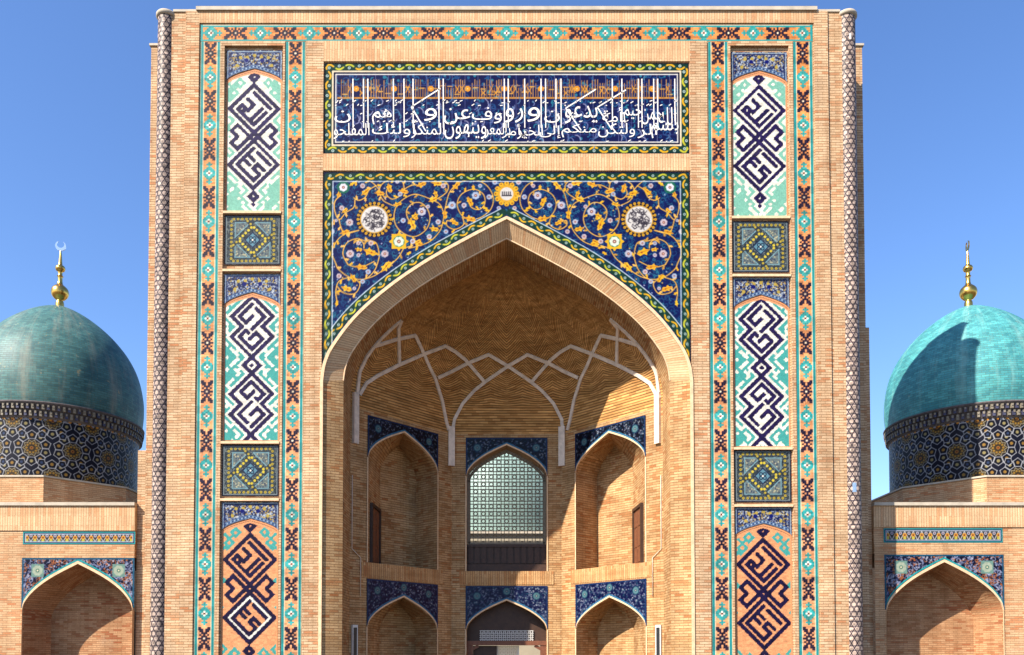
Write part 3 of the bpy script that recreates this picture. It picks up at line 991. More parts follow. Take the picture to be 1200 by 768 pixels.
for inset, wd, col in ((wv / 2 + .02, wv + .06, GREEN),):
    vine(c, [(X0 + inset, IZ0 + inset), (X1 - inset, IZ0 + inset), (X1 - inset, IZ1 - inset), (X0 + inset, IZ1 - inset), (X0 + inset, IZ0 + inset)], wd, .6)
for _ in range(170):                                              # thin secondary strokes of the script
    q = (X0 + .4 + rnd.random() * (X1 - X0 - .8), IZ0 + .4 + rnd.random() * (zA - IZ0 - .5))
    a, b, L = rnd.random() * .6 - .3, rnd.choice((-1, 1)) * (.8 + rnd.random()), .12 + .2 * rnd.random()
    c.stroke([(q[0] + L * t * math.cos(a + b * t), q[1] + L * t * math.sin(a + b * t)) for t in (0, .25, .5, .75, 1)], .024, rnd.choice((C(150, 150, 176), C(110, 120, 160), C(90, 120, 150))))
def frame(c, i, wd, col):
    c.stroke([(X0 + i, IZ0 + i), (X1 - i, IZ0 + i), (X1 - i, IZ1 - i), (X0 + i, IZ1 - i), (X0 + i, IZ0 + i)], wd, col)
frame(c, .012, .026, INK); frame(c, .255, .055, IVORY); frame(c, .305, .05, INK); frame(c, .345, .032, WHITE)
insc = c.flat('inscription_panel', .044, M_TILE, portal)

AR = {'ا': 'FE8D FE8E', 'أ': 'FE83 FE84', 'إ': 'FE87 FE88', 'ب': 'FE8F FE90 FE91 FE92', 'ت': 'FE95 FE96 FE97 FE98', 'ة': 'FE93 FE94',
      'ح': 'FEA1 FEA2 FEA3 FEA4', 'خ': 'FEA5 FEA6 FEA7 FEA8', 'د': 'FEA9 FEAA', 'ر': 'FEAD FEAE', 'س': 'FEB1 FEB2 FEB3 FEB4',
      'ع': 'FEC9 FECA FECB FECC', 'ف': 'FED1 FED2 FED3 FED4', 'ك': 'FED9 FEDA FEDB FEDC', 'ل': 'FEDD FEDE FEDF FEE0',
      'م': 'FEE1 FEE2 FEE3 FEE4', 'ن': 'FEE5 FEE6 FEE7 FEE8', 'ه': 'FEE9 FEEA FEEB FEEC', 'و': 'FEED FEEE', 'ى': 'FEEF FEF0',
      'ي': 'FEF1 FEF2 FEF3 FEF4', 'ئ': 'FE89 FE8A FE8B FE8C'}
def shape_ar(s):
    out = []
    for i, ch in enumerate(s):
        if ch not in AR: out.append(ch); continue
        fo = [chr(int(h, 16)) for h in AR[ch].split()]
        pj = i > 0 and s[i - 1] in AR and len(AR[s[i - 1]].split()) == 4
        nj = len(fo) == 4 and i + 1 < len(s) and s[i + 1] in AR
        out.append(fo[3] if pj and nj else fo[2] if nj else fo[1] if pj else fo[0])
    return ''.join(reversed(out))
LET = MB()
def word(s, u0, u1, v0, v1):
    """one word of the inscription as raised white glaze, fitted to the field (u0..u1, v0..v1)"""
    cu = bpy.data.curves.new('word', 'FONT'); cu.body = shape_ar(s); cu.offset = -.003; cu.resolution_u = 3
    o = bpy.data.objects.new('word', cu); COL.objects.link(o)
    dg = bpy.context.evaluated_depsgraph_get()
    me = o.evaluated_get(dg).to_mesh()
    V = np.array([v.co[:2] for v in me.vertices])
    F = [tuple(p.vertices) for p in me.polygons]
    o.evaluated_get(dg).to_mesh_clear()
    bpy.data.objects.remove(o); bpy.data.curves.remove(cu)
    lo, hi = V.min(0), V.max(0)
    if v1 > 150: v0, v1 = v0 - 1.5, v1 - 1.8
    xa, za = pxp(u0, v1); xb, zb = pxp(u1, v0)
    Q = (V - lo) / (hi - lo) * np.array([xb - xa, zb - za]) + np.array([xa, za])
    i = len(LET.v)
    LET.v += [(q[0], .036, q[1]) for q in Q]
    LET.f += [tuple(i + k for k in f) for f in F]; LET.m += [0] * len(F)
for s, u0, u1, v0, v1 in (
    ('بسم', 763, 795, 145, 164), ('الر', 747, 770, 147, 164), ('ولتكن', 701, 744, 146, 163), ('منكم', 658, 699, 147, 163), ('إلى', 632, 657, 149, 164),
    ('الخير', 606, 636, 148, 165), ('يأمر', 588, 616, 147, 164), ('بالمعر', 568, 598, 146, 164), ('وينهون', 521, 570, 145, 165), ('المنكر', 482, 521, 146, 164),
    ('أولئك', 436, 487, 142, 163), ('المفلحو', 391, 433, 146, 165),
    ('الله', 772, 792, 126, 147), ('حمن', 752, 776, 128, 146), ('حيم', 731, 752, 128, 144), ('أمة', 706, 729, 126, 143), ('يدعو', 662, 700, 124, 145), ('ن', 638, 656, 130, 144),
    ('و', 618, 633, 126, 143), ('رو', 592, 613, 127, 144), ('وف', 553, 588, 126, 145), ('عن', 520, 551, 127, 146), ('و', 497, 512, 127, 142), ('هم', 436, 459, 128, 146), ('ن', 392, 411, 130, 144)):
    word(s, u0, u1, v0, v1)
def bar(pts, wd):
    for k in range(len(pts) - 1):
        (xa, za), (xb, zb) = pxp(*pts[k]), pxp(*pts[k + 1])
        d = Vector((xb - xa, 0, zb - za)); n_ = Vector((-d.z, 0, d.x)).normalized() * wd / 2
        A, B = Vector((xa, .037, za)), Vector((xb, .037, zb))
        LET.quad(A + n_, A - n_, B - n_ * .8, B + n_ * .8)
for u in (413.6, 426, 431.1, 461, 473.4, 484, 514.3, 519.4, 591, 595.5, 614.8, 634, 639.3, 651.5, 657.4, 717.5, 728.7, 748, 752.2, 766, 770.7, 790.7):
    bar([(u, 92.5), (u, 96), (u + .2, 150 if u < 780 else 142)], .036)
for pts in ([(516, 104), (482, 125.5), (499, 154)], [(698, 105), (663, 127), (681, 153)], [(733.5, 105.5), (700, 126), (717, 152)]):
    bar(pts, .042)
for _ in range(150):                                              # vowel marks
    u = 392 + rnd.random() * 400; v = rnd.choice((119, 121, 124, 134, 143, 166))
    bar([(u, v), (u + rnd.choice((1.6, 2.6, 3.2)), v - rnd.choice((.4, 1.2, 2)))], .028)
M_LET = plain('white glaze', (.66, .62, .56), .4, .35, .06, 12)
LET.build('lettering', M_LET, insc)

# --- the great spandrel
RES = .0165
c = Cv(-SPX + .02, AZS - .25, SPX - .02, SPT, RES, C(19, 27, 84))
def keep(x, z): return z > arch_z(x, AW, AZS, AZA) - .1
curls(c, 2600, C(32, 78, 116), .05, .15, .020, keep=keep)
curls(c, 1500, C(50, 116, 136), .04, .11, .018, keep=keep)
floral(c, [C(18, 22, 74), C(20, 28, 90)], 22, (.03, .06), keep=keep)
def ps(u, v): return at(u, v, .03)
def both(f):
    for s in (1, -1): f(lambda u, v, s=s: (s * ps(u, v)[0], ps(u, v)[1]), s)
Q5 = lambda x, y: (590 + x / 6.678, 195 + y / 6.678)
Q6 = lambda x, y: (695 + x / 6.675, 195 + y / 6.675)
Q7 = lambda x, y: (715 + x / 5.3, 295 + y / 5.3)
vines = [
    [Q5(*p) for p in ((515, 375), (500, 300), (470, 200), (400, 130), (290, 103), (185, 145), (130, 240), (150, 335), (230, 400), (320, 415), (385, 370), (412, 290), (375, 215), (285, 178), (210, 215), (195, 285), (235, 335), (300, 320), (335, 245))],
    [Q5(*p) for p in ((372, 395), (362, 455), (430, 492), (490, 465), (492, 425), (455, 432))],
    [Q5(*p) for p in ((600, 265), (545, 240), (495, 200), (482, 150), (520, 112), (580, 130))],
    [Q5(*p) for p in ((515, 375), (545, 300), (600, 265), (700, 225))] + [Q6(*p) for p in ((60, 220), (130, 255), (185, 310), (205, 390), (185, 470), (120, 530), (40, 548), (-40, 500), (-75, 420), (-60, 340), (-5, 285), (60, 290), (105, 340), (100, 400), (70, 440), (60, 490))],
    [Q5(*p) for p in ((515, 385), (540, 490), (610, 575), (690, 615), (790, 640))] + [Q6(*p) for p in ((60, 620), (130, 640))],
    [Q6(*p) for p in ((0, 150), (60, 145), (125, 180), (160, 230), (220, 255), (265, 215), (250, 160))],
    [Q6(*p) for p in ((125, 180), (140, 120), (210, 100), (290, 130), (320, 190), (290, 265), (215, 305))],
    [Q6(*p) for p in ((270, 260), (330, 170), (400, 110), (480, 105), (550, 150), (600, 165))],
    [Q6(*p) for p in ((345, 150), (400, 185), (430, 240), (480, 265), (520, 245))],
    [Q6(*p) for p in ((510, 260), (520, 320), (580, 360), (635, 415), (670, 340), (665, 270), (620, 225))],
    [Q6(*p) for p in ((635, 415), (615, 490), (580, 525), (480, 500))],
    [Q6(*p) for p in ((480, 500), (580, 525), (650, 580), (690, 670), (660, 760))] + [Q7(*p) for p in ((400, 110), (330, 160), (240, 170), (180, 120), (153, 50))] + [Q6(*p) for p in ((322, 680), (345, 600), (410, 575))],
    [Q6(*p) for p in ((345, 600), (440, 580), (500, 565), (575, 600), (605, 680), (575, 750))] + [Q7(*p) for p in ((330, 85), (260, 95), (180, 60))],
    [Q6(*p) for p in ((440, 640), (445, 600), (480, 575), (520, 600))],
    [Q7(*p) for p in ((310, 165), (268, 200), (300, 260), (370, 255), (410, 215))],
    [Q7(*p) for p in ((340, 160), (400, 185), (418, 250), (408, 320))],
    [Q6(*p) for p in ((130, 640), (170, 710), (230, 768))] + [Q7(*p) for p in ((60, 60), (120, 110), (180, 150), (240, 170))],
]
YV = C(224, 178, 92)
def draw_vines(p, s):
    for L in vines:
        c.stroke(catmull([p(*q) for q in L], 7), .046, INK)
    for L in vines:
        c.stroke(catmull([p(*q) for q in L], 7), .029, YV)
both(draw_vines)
def sprigs(p, s):
    for L in vines:
        P = catmull([p(*q) for q in L], 7)
        for i in range(5, len(P) - 2, 9):
            a = math.atan2(P[i + 1][1] - P[i][1], P[i + 1][0] - P[i][0]) + rnd.choice((-1, 1)) * .9
            q = (P[i][0] + .075 * math.cos(a), P[i][1] + .075 * math.sin(a))
            c.leaf(q[0], q[1], a, .14, rnd.choice((GOLD, YV, C(190, 146, 64))))
both(sprigs)
for _ in range(420):
    q = (-SPX + rnd.random() * 2 * SPX, AZS + rnd.random() * (SPT - AZS))
    if keep(*q): c.disc(q[0], q[1], .022, rnd.choice((C(176, 176, 190), C(150, 166, 186), C(206, 170, 90))))
leaves = [Q5(*p) + (a, l) for *p, a, l in ((420, 150, -.9, .36), (310, 410, .2, .40), (310, 275, 1.1, .36), (195, 325, .4, .22), (285, 165, 1.4, .22), (508, 375, 1.5, .34), (590, 490, .2, .34), (600, 260, -.4, .34), (580, 215, 1.2, .28), (570, 130, .1, .40), (690, 140, -.4, .36), (735, 390, 1.4, .3), (715, 605, .2, .34), (430, 440, .5, .3))]
leaves += [Q6(*p) + (a, l) for *p, a, l in ((60, 450, 1.2, .42), (45, 390, -.6, .28), (130, 195, .2, .36), (175, 295, -.3, .30), (240, 170, 1.3, .36), (315, 210, .1, .34), (430, 200, -.7, .34), (530, 135, -.6, .22), (635, 215, -1.2, .28), (590, 345, -.7, .26), (590, 515, -.3, .34), (680, 440, -1.2, .26), (680, 620, -1.2, .26), (390, 670, .35, .46), (480, 650, .2, .26), (20, 590, -.5, .3), (210, 545, .8, .2), (90, 680, -.6, .2))]
leaves += [Q7(*p) + (a, l) for *p, a, l in ((110, 95, -.9, .42), (260, 95, .1, .40), (310, 165, 1.0, .34), (350, 230, .3, .38), (412, 320, -1.4, .22))]
both(lambda p, s: [c.leaf(*p(u, v), a if s > 0 else math.pi - a, l * .85, rnd.choice((GOLD, C(226, 182, 52), C(222, 168, 50)))) for u, v, a, l in leaves])
ros = [(54, 72, 1), (75, 125, 1), (123, 120, 1.5), (208, 155, 1.5), (165, 155, 1), (107, 85, .8), (240, 85, 1), (317, 178, 1.6), (258, 215, 1), (295, 160, .8), (290, 268, 1), (384, 210, 1), (350, 285, 1), (405, 70, .8), (395, 115, .9), (530, 85, 1), (577, 217, 1.4), (605, 165, 1), (640, 250, 1), (450, 330, 1.4), (500, 292, 1), (575, 330, 1.5), (545, 292, .8), (510, 395, 1), (530, 430, .9), (560, 455, .7), (615, 410, 1), (230, 250, .9), (625, 210, .6), (40, 165, .8), (545, 335, .8)]
both(lambda p, s: [c.rosette(*p(590 + x / 3.073, 190 + y / 3.073), .078 * k, rnd.choice((C(184, 180, 190), C(166, 176, 194), C(190, 174, 176)))) for x, y, k in ros])
def medallion(p, s):
    x, z = p(748.7, 257)
    c.disc(x, z, .535, INK)
    for k in range(24):
        a = 2 * math.pi * k / 24
        c.disc(x + .49 * math.cos(a), z + .49 * math.sin(a), .043, GOLD); c.disc(x + .49 * math.cos(a), z + .49 * math.sin(a), .016, OCHRE * .6); c.stroke([(x + .42 * math.cos(a), z + .42 * math.sin(a)), (x + .47 * math.cos(a), z + .47 * math.sin(a))], .03, C(200, 150, 44))
    c.ring(x, z, .41, .032, C(206, 158, 48))
    c.disc(x, z, .395, C(206, 200, 194))
    for k in range(64):
        a, r_ = rnd.random() * 6.28, .33 * math.sqrt(rnd.random())
        a2, L = rnd.random() * 6.28, .09 + .1 * rnd.random()
        q = (x + r_ * math.cos(a), z + r_ * math.sin(a))
        pts = [(q[0] + L * t * math.cos(a2 + t * 2), q[1] + L * t * math.sin(a2 + t * 2)) for t in (0, .3, .6, 1)]
        if all(math.hypot(e[0] - x, e[1] - z) < .37 for e in pts): c.stroke(pts, .018, C(56, 50, 58))
    x, z = p(720, 283)                                            # cartouche
    c.poly([(x - .3, z), (x - .12, z + .13), (x, z + .3), (x + .12, z + .13), (x + .3, z), (x + .12, z - .13), (x, z - .3), (x - .12, z - .13)], GOLD)
    c.poly([(x - .22, z - .22), (x - .22, z + .22), (x + .22, z + .22), (x + .22, z - .22)], GOLD)
    c.disc(x, z, .17, C(60, 120, 84)); c.rosette(x, z, .15, C(206, 214, 196))
    x, z = p(785, 219.5)
    c.disc(x, z, .19, C(36, 104, 84)); c.rosette(x, z, .12)
both(medallion)
x, z = ps(U0, 227)
for k in range(12):
    a = 2 * math.pi * k / 12
    c.disc(x + .31 * math.cos(a), z + .31 * math.sin(a), .075, GOLD); c.disc(x + .33 * math.cos(a), z + .33 * math.sin(a), .025, C(150, 96, 30))
c.disc(x, z, .27, C(206, 158, 48)); c.disc(x, z, .20, C(204, 198, 192))
for k in range(5): c.rect(x - .14 + k * .06, z - .06, x - .115 + k * .06, z + .07, C(50, 44, 50))
c.rect(x - .15, z - .07, x + .15, z - .04, C(50, 44, 50))
# borders
bw = .23
xe = SPX - .02
ar = [(px_, pz_ + 0) for px_, pz_ in arch_path(AW, AZS, AZA)]
def offset(path, d):
    P = [Vector((p[0], p[1])) for p in path]; out = []
    for i in range(len(P)):
        t = (P[min(i + 1, len(P) - 1)] - P[max(i - 1, 0)]).normalized()
        out.append((P[i].x - t.y * d, P[i].y + t.x * d))
    return out
left = [p for p in ar if p[0] <= 1e-6]; right = [p for p in ar if p[0] >= -1e-6]
for half in (left, right):
    vine(c, [q for q in offset(half, .13 + bw / 2) if abs(q[0]) < xe + .05], bw, .58)
    c.stroke(offset(half, .13 + bw + .02), .03, C(190, 200, 204))
vine(c, [(-xe + bw / 2 + .02, AZS - .25), (-xe + bw / 2 + .02, SPT - bw / 2 - .02), (xe - bw / 2 - .02, SPT - bw / 2 - .02), (xe - bw / 2 - .02, AZS - .25)], bw, .6)
q = bw + .05
c.stroke([(-xe + q, AZS), (-xe + q, SPT - q), (xe - q, SPT - q), (xe - q, AZS)], .028, C(200, 206, 208))
c.stroke([(-xe + .012, AZS - .3), (-xe + .012, SPT - .012), (xe - .012, SPT - .012), (xe - .012, AZS - .3)], .03, INK)
n = int(2 * xe / RES) + 1
xs = np.linspace(-xe, xe, n)
zl = np.where(np.abs(xs) < AW, arch_z(xs, AW, AZS, AZA), AZS - .25) + .005
m = 300
t = np.linspace(0, 1, m)[:, None]
Z = zl[None] + (SPT - zl[None]) * t
X = np.repeat(xs[None], m, 0)
sheet('arch_spandrel', np.stack([X, np.full_like(X, .03), Z], -1), c.at(X, Z), M_TILE, portal)

# --- niche: three bays on half an octagon, each with an upper and a lower arched recess
PL = [(-4.88, CY), (-1.93, 4.6), (1.93, 4.6), (4.88, CY)]
ZSILL, ZTT, ZUA, ZUS, ZLT, ZLA, ZLS, ZSP = 4.6, 9.30, 9.04, 7.95, 4.08, 3.57, 2.55, 9.45
OPC = 1.405
def bay(k):
    OPW = OPC if k == 1 else 1.49
    (xa, ya), (xb, yb) = PL[k], PL[k + 1]
    L = math.dist(PL[k], PL[k + 1])
    e = Vector(((xb - xa) / L, (yb - ya) / L, 0)); nin = Vector((-e.y, e.x, 0))       # nin points into the wall
    mid = Vector(((xa + xb) / 2, (ya + yb) / 2, 0))
    def W(s, z, d=0): return mid + e * s + nin * d + Vector((0, 0, z))
    H = L / 2
    fr = MB()                                                       # wall plate round the openings
    for a, b in ((-H, -OPW), (OPW, H)): fr.quad(W(a, ZG), W(b, ZG), W(b, ZSP), W(a, ZSP))
    def over(zs, za, zt):
        xs = np.linspace(-OPW, OPW, 33); zl = arch_z(xs, OPW, zs, za)
        for i in range(32): fr.quad(W(xs[i], zl[i]), W(xs[i + 1], zl[i + 1]), W(xs[i + 1], zt), W(xs[i], zt))
    over(ZLS, ZLA, ZLT + .02)
    over(ZUS, ZUA, ZSP)
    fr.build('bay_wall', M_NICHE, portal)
    so = MB()
    so.quad(W(-OPW, ZLT + .02), W(OPW, ZLT + .02), W(OPW, ZSILL), W(-OPW, ZSILL))
    so.obox(W(0, (ZLT + ZSILL) / 2 + .02, -.002), e * (OPW + .25), nin * .012, Vector((0, 0, (ZSILL - ZLT) / 2 - .03)))
    so.build('sill_course', M_SOLDN, portal, swap=True)
    # glazed spandrels
    for (zs, za, zt, up) in ((ZUS, ZUA, ZTT, True), (ZLS, ZLA, ZLT, False)):
        hw = OPW + .03
        c = Cv(-hw, zs - .1, hw, zt, .02, C(9, 14, 34) if up else C(15, 22, 66))
        floral(c, [C(120, 128, 146), C(164, 168, 172), C(60, 66, 98), C(34, 76, 94)], 210 if up else 300, (.014, .026))
        for px_ in (-.72, .72) if up else (-.72, 0, .72):
            x_, z_ = px_ * hw, zt - (.36 if px_ else .2)
            c.disc(x_, z_, .13, C(44, 92, 104)); c.rosette(x_, z_, .11, C(96, 128, 134), C(30, 60, 86)); c.ring(x_, z_, .14, .02, C(24, 40, 80))
        low = [(x_, float(arch_z(x_, OPW, zs, za)) + .075) for x_ in np.linspace(-hw, hw, 60)]
        c.stroke(low, .05, C(70, 130, 160))
        c.stroke([(-hw + .03, zs - 1), (-hw + .03, zt - .03), (hw - .03, zt - .03), (hw - .03, zs - 1)], .045, C(34, 60, 100))
        xs = np.linspace(-hw, hw, 141)
        zl = np.where(np.abs(xs) <= OPW, arch_z(xs, OPW, zs, za), zs) + .045
        t = np.linspace(0, 1, 60)[:, None]; Z = zl[None] + (zt - zl[None]) * t; X = np.repeat(xs[None], 60, 0)
        B = np.array(mid); E_ = np.array(e); NI = np.array(nin)
        P = B + X[..., None] * E_ - .02 * NI + Z[..., None] * np.array((0, 0, 1.0))
        sheet('niche_spandrel', P, c.at(X, Z), M_TILE, portal)
        # pale arris round the opening
        pth = arch_path(OPW, zs, za, 20)
        mbp = MB()
        for i in range(len(pth) - 1):
            (s0, z0), (s1, z1) = pth[i], pth[i + 1]
            t0 = .055
            mbp.quad(W(s0, z0, -.03), W(s1, z1, -.03), W(s1 * 1.0, z1 + t0, -.03), W(s0 * 1.0, z0 + t0, -.03))
            mbp.quad(W(s0, z0, -.03), W(s0, z0, .06), W(s1, z1, .06), W(s1, z1, -.03))
        for s_ in (-1, 1):
            zb_ = ZSILL if up else 0
            mbp.quad(W(s_ * OPW, zb_, -.02), W(s_ * (OPW + .04), zb_, -.02), W(s_ * (OPW + .04), zs, -.02), W(s_ * OPW, zs, -.02))
        mbp.build('arch_arris', M_LIP, portal)
    # the recesses
    D = 1.1
    outer = -1 if k == 0 else 1 if k == 2 else 0
    for (z0, zs, za, up) in ((ZSILL, ZUS, ZUA, True), (ZG, ZLS, ZLA, False)):
        if k == 1: continue
        rc = MB()
        pth = [(-OPW, z0)] + arch_path(OPW, zs, za, 20) + [(OPW, z0)]
        def back(s): return s * .54 + (-outer) * .46 * OPW          # the outer side wall is splayed
        for i in range(len(pth) - 1):
            (s0, q0), (s1, q1) = pth[i], pth[i + 1]
            rc.quad(W(s0, q0, .0), W(s1, q1, .0), W(back(s1), q1 - (.12 if q1 > zs else 0), D), W(back(s0), q0 - (.12 if q0 > zs else 0), D))
        rc.quad(W(-OPW, z0), W(OPW, z0), W(back(OPW), z0, D), W(back(-OPW), z0, D))
        top = arch_path(OPW, zs, za, 20)
        for i in range(len(top) - 1):
            (s0, q0), (s1, q1) = top[i], top[i + 1]
            rc.quad(W(back(s0), z0, D), W(back(s1), z0, D), W(back(s1), q1 - .12, D), W(back(s0), q0 - .12, D))
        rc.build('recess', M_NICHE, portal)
        if up:                                                      # little door in the splayed side
            p0, p1 = W(outer * OPW, 0, 0), W(back(outer * OPW), 0, D)
            d = (p1 - p0).normalized(); nn = Vector((-d.y, d.x, 0))
            if nn.dot(mid - p0) < 0: nn = -nn
            cc = p0.lerp(p1, .50); hwid = .52
            mbd = MB()
            for s_ in (-1, 1):
                mbd.obox(cc + d * s_ * (hwid + .05) + nn * .05 + Vector((0, 0, ZSILL + .93)), d * .05, nn * .05, Vector((0, 0, .93)))
            mbd.obox(cc + nn * .05 + Vector((0, 0, ZSILL + 1.90)), d * (hwid + .1), nn * .05, Vector((0, 0, .05)))
            dr = mbd.build('door', M_WOOD, portal)
            for s_ in (-1, 1):
                lf = MB()
                lc = cc + d * s_ * hwid / 2 + nn * .03
                lf.obox(lc + Vector((0, 0, ZSILL + .92)), d * (hwid / 2 - .008), nn * .022, Vector((0, 0, .92)))
                for zc, hz in ((.32, .22), (.92, .3), (1.5, .22)):
                    lf.obox(lc + nn * .026 + Vector((0, 0, ZSILL + zc)), d * (hwid / 2 - .07), nn * .012, Vector((0, 0, hz)))
                lf.build('door_leaf', M_WOOD2, dr)
for k in range(3): bay(k)

OPW = OPC
# --- centre bay: lattice window above, timber gate below
def lattice_bars(mb, x0, x1, z0, z1, y, pitch, wd, th, inside):
    nx = int(round((x1 - x0) / pitch)); nz = int(round((z1 - z0) / pitch)); px_, pz_ = (x1 - x0) / nx, (z1 - z0) / nz
    def seg(a, b):
        m_ = ((a[0] + b[0]) / 2, (a[1] + b[1]) / 2)
        if not (inside(*m_)): return
        d = Vector((b[0] - a[0], 0, b[1] - a[1])); L = d.length; d.normalize()
        mb.obox((m_[0], y, m_[1]), d * L / 2, Vector((0, th, 0)), Vector((-d.z, 0, d.x)) * wd)
    for i in range(nx):
        for j in range(nz):
            cx, cz_ = x0 + (i + .5) * px_, z0 + (j + .5) * pz_
            h = [(cx + px_ * a, cz_ + pz_ * b) for a, b in ((-.5, -.2), (-.2, -.5), (.2, -.5), (.5, -.2), (.5, .2), (.2, .5), (-.2, .5), (-.5, .2))]
            for q in (0, 2, 4, 6): seg(h[q], h[(q + 1) % 8])
            seg(h[1], h[6]); seg(h[2], h[5]); seg(h[0], h[3]); seg(h[7], h[4])
LY = 4.6 + .34
mb = MB()
lattice_bars(mb, -OPW + .03, OPW - .03, 5.62, 9.05, LY, .27, .0125, .025, lambda x, z: z < arch_z(x, OPW - .05, ZUS - .1, ZUA - .17) and abs(x) < OPW - .05)
fp = [(-OPW + .06, 5.62)] + [(x * .957, z - .13) for x, z in arch_path(OPW, ZUS, ZUA, 20)] + [(OPW - .06, 5.62), (-OPW + .06, 5.62)]
for i in range(len(fp) - 1):
    a, b = Vector((fp[i][0], LY, fp[i][1])), Vector((fp[i + 1][0], LY, fp[i + 1][1]))
    d = (b - a); L = d.length
    if L < 1e-6: continue
    d.normalize(); mb.obox((a + b) / 2, d * (L / 2 + .01), Vector((0, .05, 0)), Vector((-d.z, 0, d.x)) * .045)
mb.build('lattice_window', M_LATT, portal)
mb = MB()
mb.box(-OPW, LY - .05, ZSILL, OPW, LY + .05, 5.56)
for k in range(12): mb.box(-OPW + .05 + k * .235, LY - .09, ZSILL + .3, -OPW + .22 + k * .235, LY - .05, 5.5)
mb.box(-OPW, LY - .12, 5.48, OPW, LY - .051, 5.58); mb.box(-OPW, LY - .16, ZSILL + .01, OPW, LY - .051, ZSILL + .26)
mb.build('wooden_breast', M_WOOD, portal)
mb = MB()                                                           # reveals of the centre bay
def reveal(zb, zs, za):
    pth = [(-OPW, zb)] + arch_path(OPW, zs, za, 20) + [(OPW, zb)]
    for i in range(len(pth) - 1):
        mb.quad((pth[i][0], 4.6, pth[i][1]), (pth[i + 1][0], 4.6, pth[i + 1][1]), (pth[i + 1][0], 5.3, pth[i + 1][1]), (pth[i][0], 5.3, pth[i][1]))
reveal(ZSILL, ZUS, ZUA); reveal(ZG, ZLS, ZLA)
mb.quad((-OPW, 4.6, ZSILL), (OPW, 4.6, ZSILL), (OPW, 5.3, ZSILL), (-OPW, 5.3, ZSILL))
mb.quad((-OPW, 4.6, ZLT), (OPW, 4.6, ZLT), (OPW, 5.3, ZLT), (-OPW, 5.3, ZLT))
for z0, z1 in ((ZLA - .9, ZLT + .5),):
    xs = np.linspace(-OPW, OPW, 33)
    for zs, za, zt in ((ZLS, ZLA, ZSILL), (ZUS, ZUA, 9.6)):
        zl = arch_z(xs, OPW, zs, za)
        for i in range(32): mb.quad((xs[i], 5.3, zl[i]), (xs[i + 1], 5.3, zl[i + 1]), (xs[i + 1], 5.3, zt), (xs[i], 5.3, zt))
for s in (-1, 1): mb.box(min(s * (OPW + .001), s * 1.95), 4.7, ZG, max(s * (OPW + .001), s * 1.95), 5.45, 9.6)
mb.build('gate_reveal', M_NICHE, portal)
GY = 5.0
ZLIN = zz(753.5, GY) 
mb = MB()
mb.box(-OPW, GY - .09, ZLIN - .09, OPW, GY + .09, ZLIN + .07)
for s in (-1, 1):
    mb.box(min(s * 1.19, s * OPW), GY - .07, ZG, max(s * 1.19, s * OPW), GY + .07, ZLIN - .09)
    mb.obox((s * 1.10, GY, ZLIN - .16), Vector((.11, 0, -s * .06)), Vector((0, .05, 0)), Vector((s * .02, 0, .05)))
gate = mb.build('timber_gate', M_WOOD2, portal)
mb = MB()
lattice_bars(mb, -.95, .95, ZLIN + .07, ZLA, GY + .02, .15, .010, .015, lambda x, z: z < arch_z(x, OPW, ZLS, ZLA) - .25 and z < ZLIN + .45)
mb.build('fanlight_lattice', M_LET, gate)
mb = MB()
xs = np.linspace(-OPW, OPW, 33); zl = np.maximum(arch_z(xs, OPW, ZLS, ZLA) - .0, ZLIN + .07)
for i in range(32): mb.quad((xs[i], GY + .06, ZLIN + .07), (xs[i + 1], GY + .06, ZLIN + .07), (xs[i + 1], GY + .06, zl[i + 1]), (xs[i], GY + .06, zl[i]))
mb.build('fanlight_board', M_WOOD, gate)
mb = MB()
mb.box(-1.19, GY + .1, ZG, -.35, GY + .16, ZLIN - .1)
mb.build('gate_leaf', M_WOOD, gate)
mb = MB()
lattice_bars(mb, -.3, .38, .1, ZLIN - .1, GY + .3, .13, .012, .015, lambda x, z: True)
mb.box(-.36, GY + .27, ZG, -.30, GY + .33, ZLIN - .1); mb.box(.38, GY + .27, ZG, .44, GY + .33, ZLIN - .1)
mb.build('lattice_screen', M_LET, gate)

# --- the vault
def plan(f):
    """f 0..1 along the three bays -> x, y of the half octagon"""
    q = f * 3; i = np.minimum(q.astype(int), 2); r_ = q - i
    A = np.array(PL)
    return A[i, 0] * (1 - r_) + A[i + 1, 0] * r_, A[i, 1] * (1 - r_) + A[i + 1, 1] * r_
nf, nz = 121, 70
f = np.linspace(0, 1, nf)
px_, py_ = plan(f)
ang = math.pi * (1 - f)
ex, ey = 4.88 * np.sign(np.cos(ang)) * np.abs(np.cos(ang)) ** .92, CY + 3.2 * np.abs(np.sin(ang)) ** .92
VZA = BZA
hz = np.concatenate([[ZSP - .004], np.linspace(ZSP + .02, BZS, 6), BZS + (VZA - BZS) * np.sin(np.linspace(0, 1, nz)[1:] * math.pi / 2)])
V_, Fv, UVv = [], [], []
prevz = 0; arc = 0; last = None
for z in hz:
    rho = float(arch_w(z, 1.0, BZS, VZA)) if z > BZS else 1.0
    m_ = min(max((z - ZSP) / 4.2, 0), 1); m_ = m_ * m_ * (3 - 2 * m_)
    X = ((1 - m_) * px_ + m_ * ex) * rho * (BW / 4.88 if z > BZS else 1 + (BW / 4.88 - 1) * min(1, max(0, (z - ZSP) / (BZS - ZSP))))
    Y = CY + (((1 - m_) * py_ + m_ * ey) - CY) * rho
    if last is not None: arc += math.hypot(rho * 3 - last[0], z - last[1])
    last = (rho * 3, z)
    V_.append(np.stack([X, Y, np.full(nf, z)], -1)); UVv.append(arc)
V_ = np.array(V_)
me = bpy.data.meshes.new('vault')
nr = len(hz)
fl = [(j * nf + i, j * nf + i + 1, (j + 1) * nf + i + 1, (j + 1) * nf + i) for j in range(nr - 1) for i in range(nf - 1)]
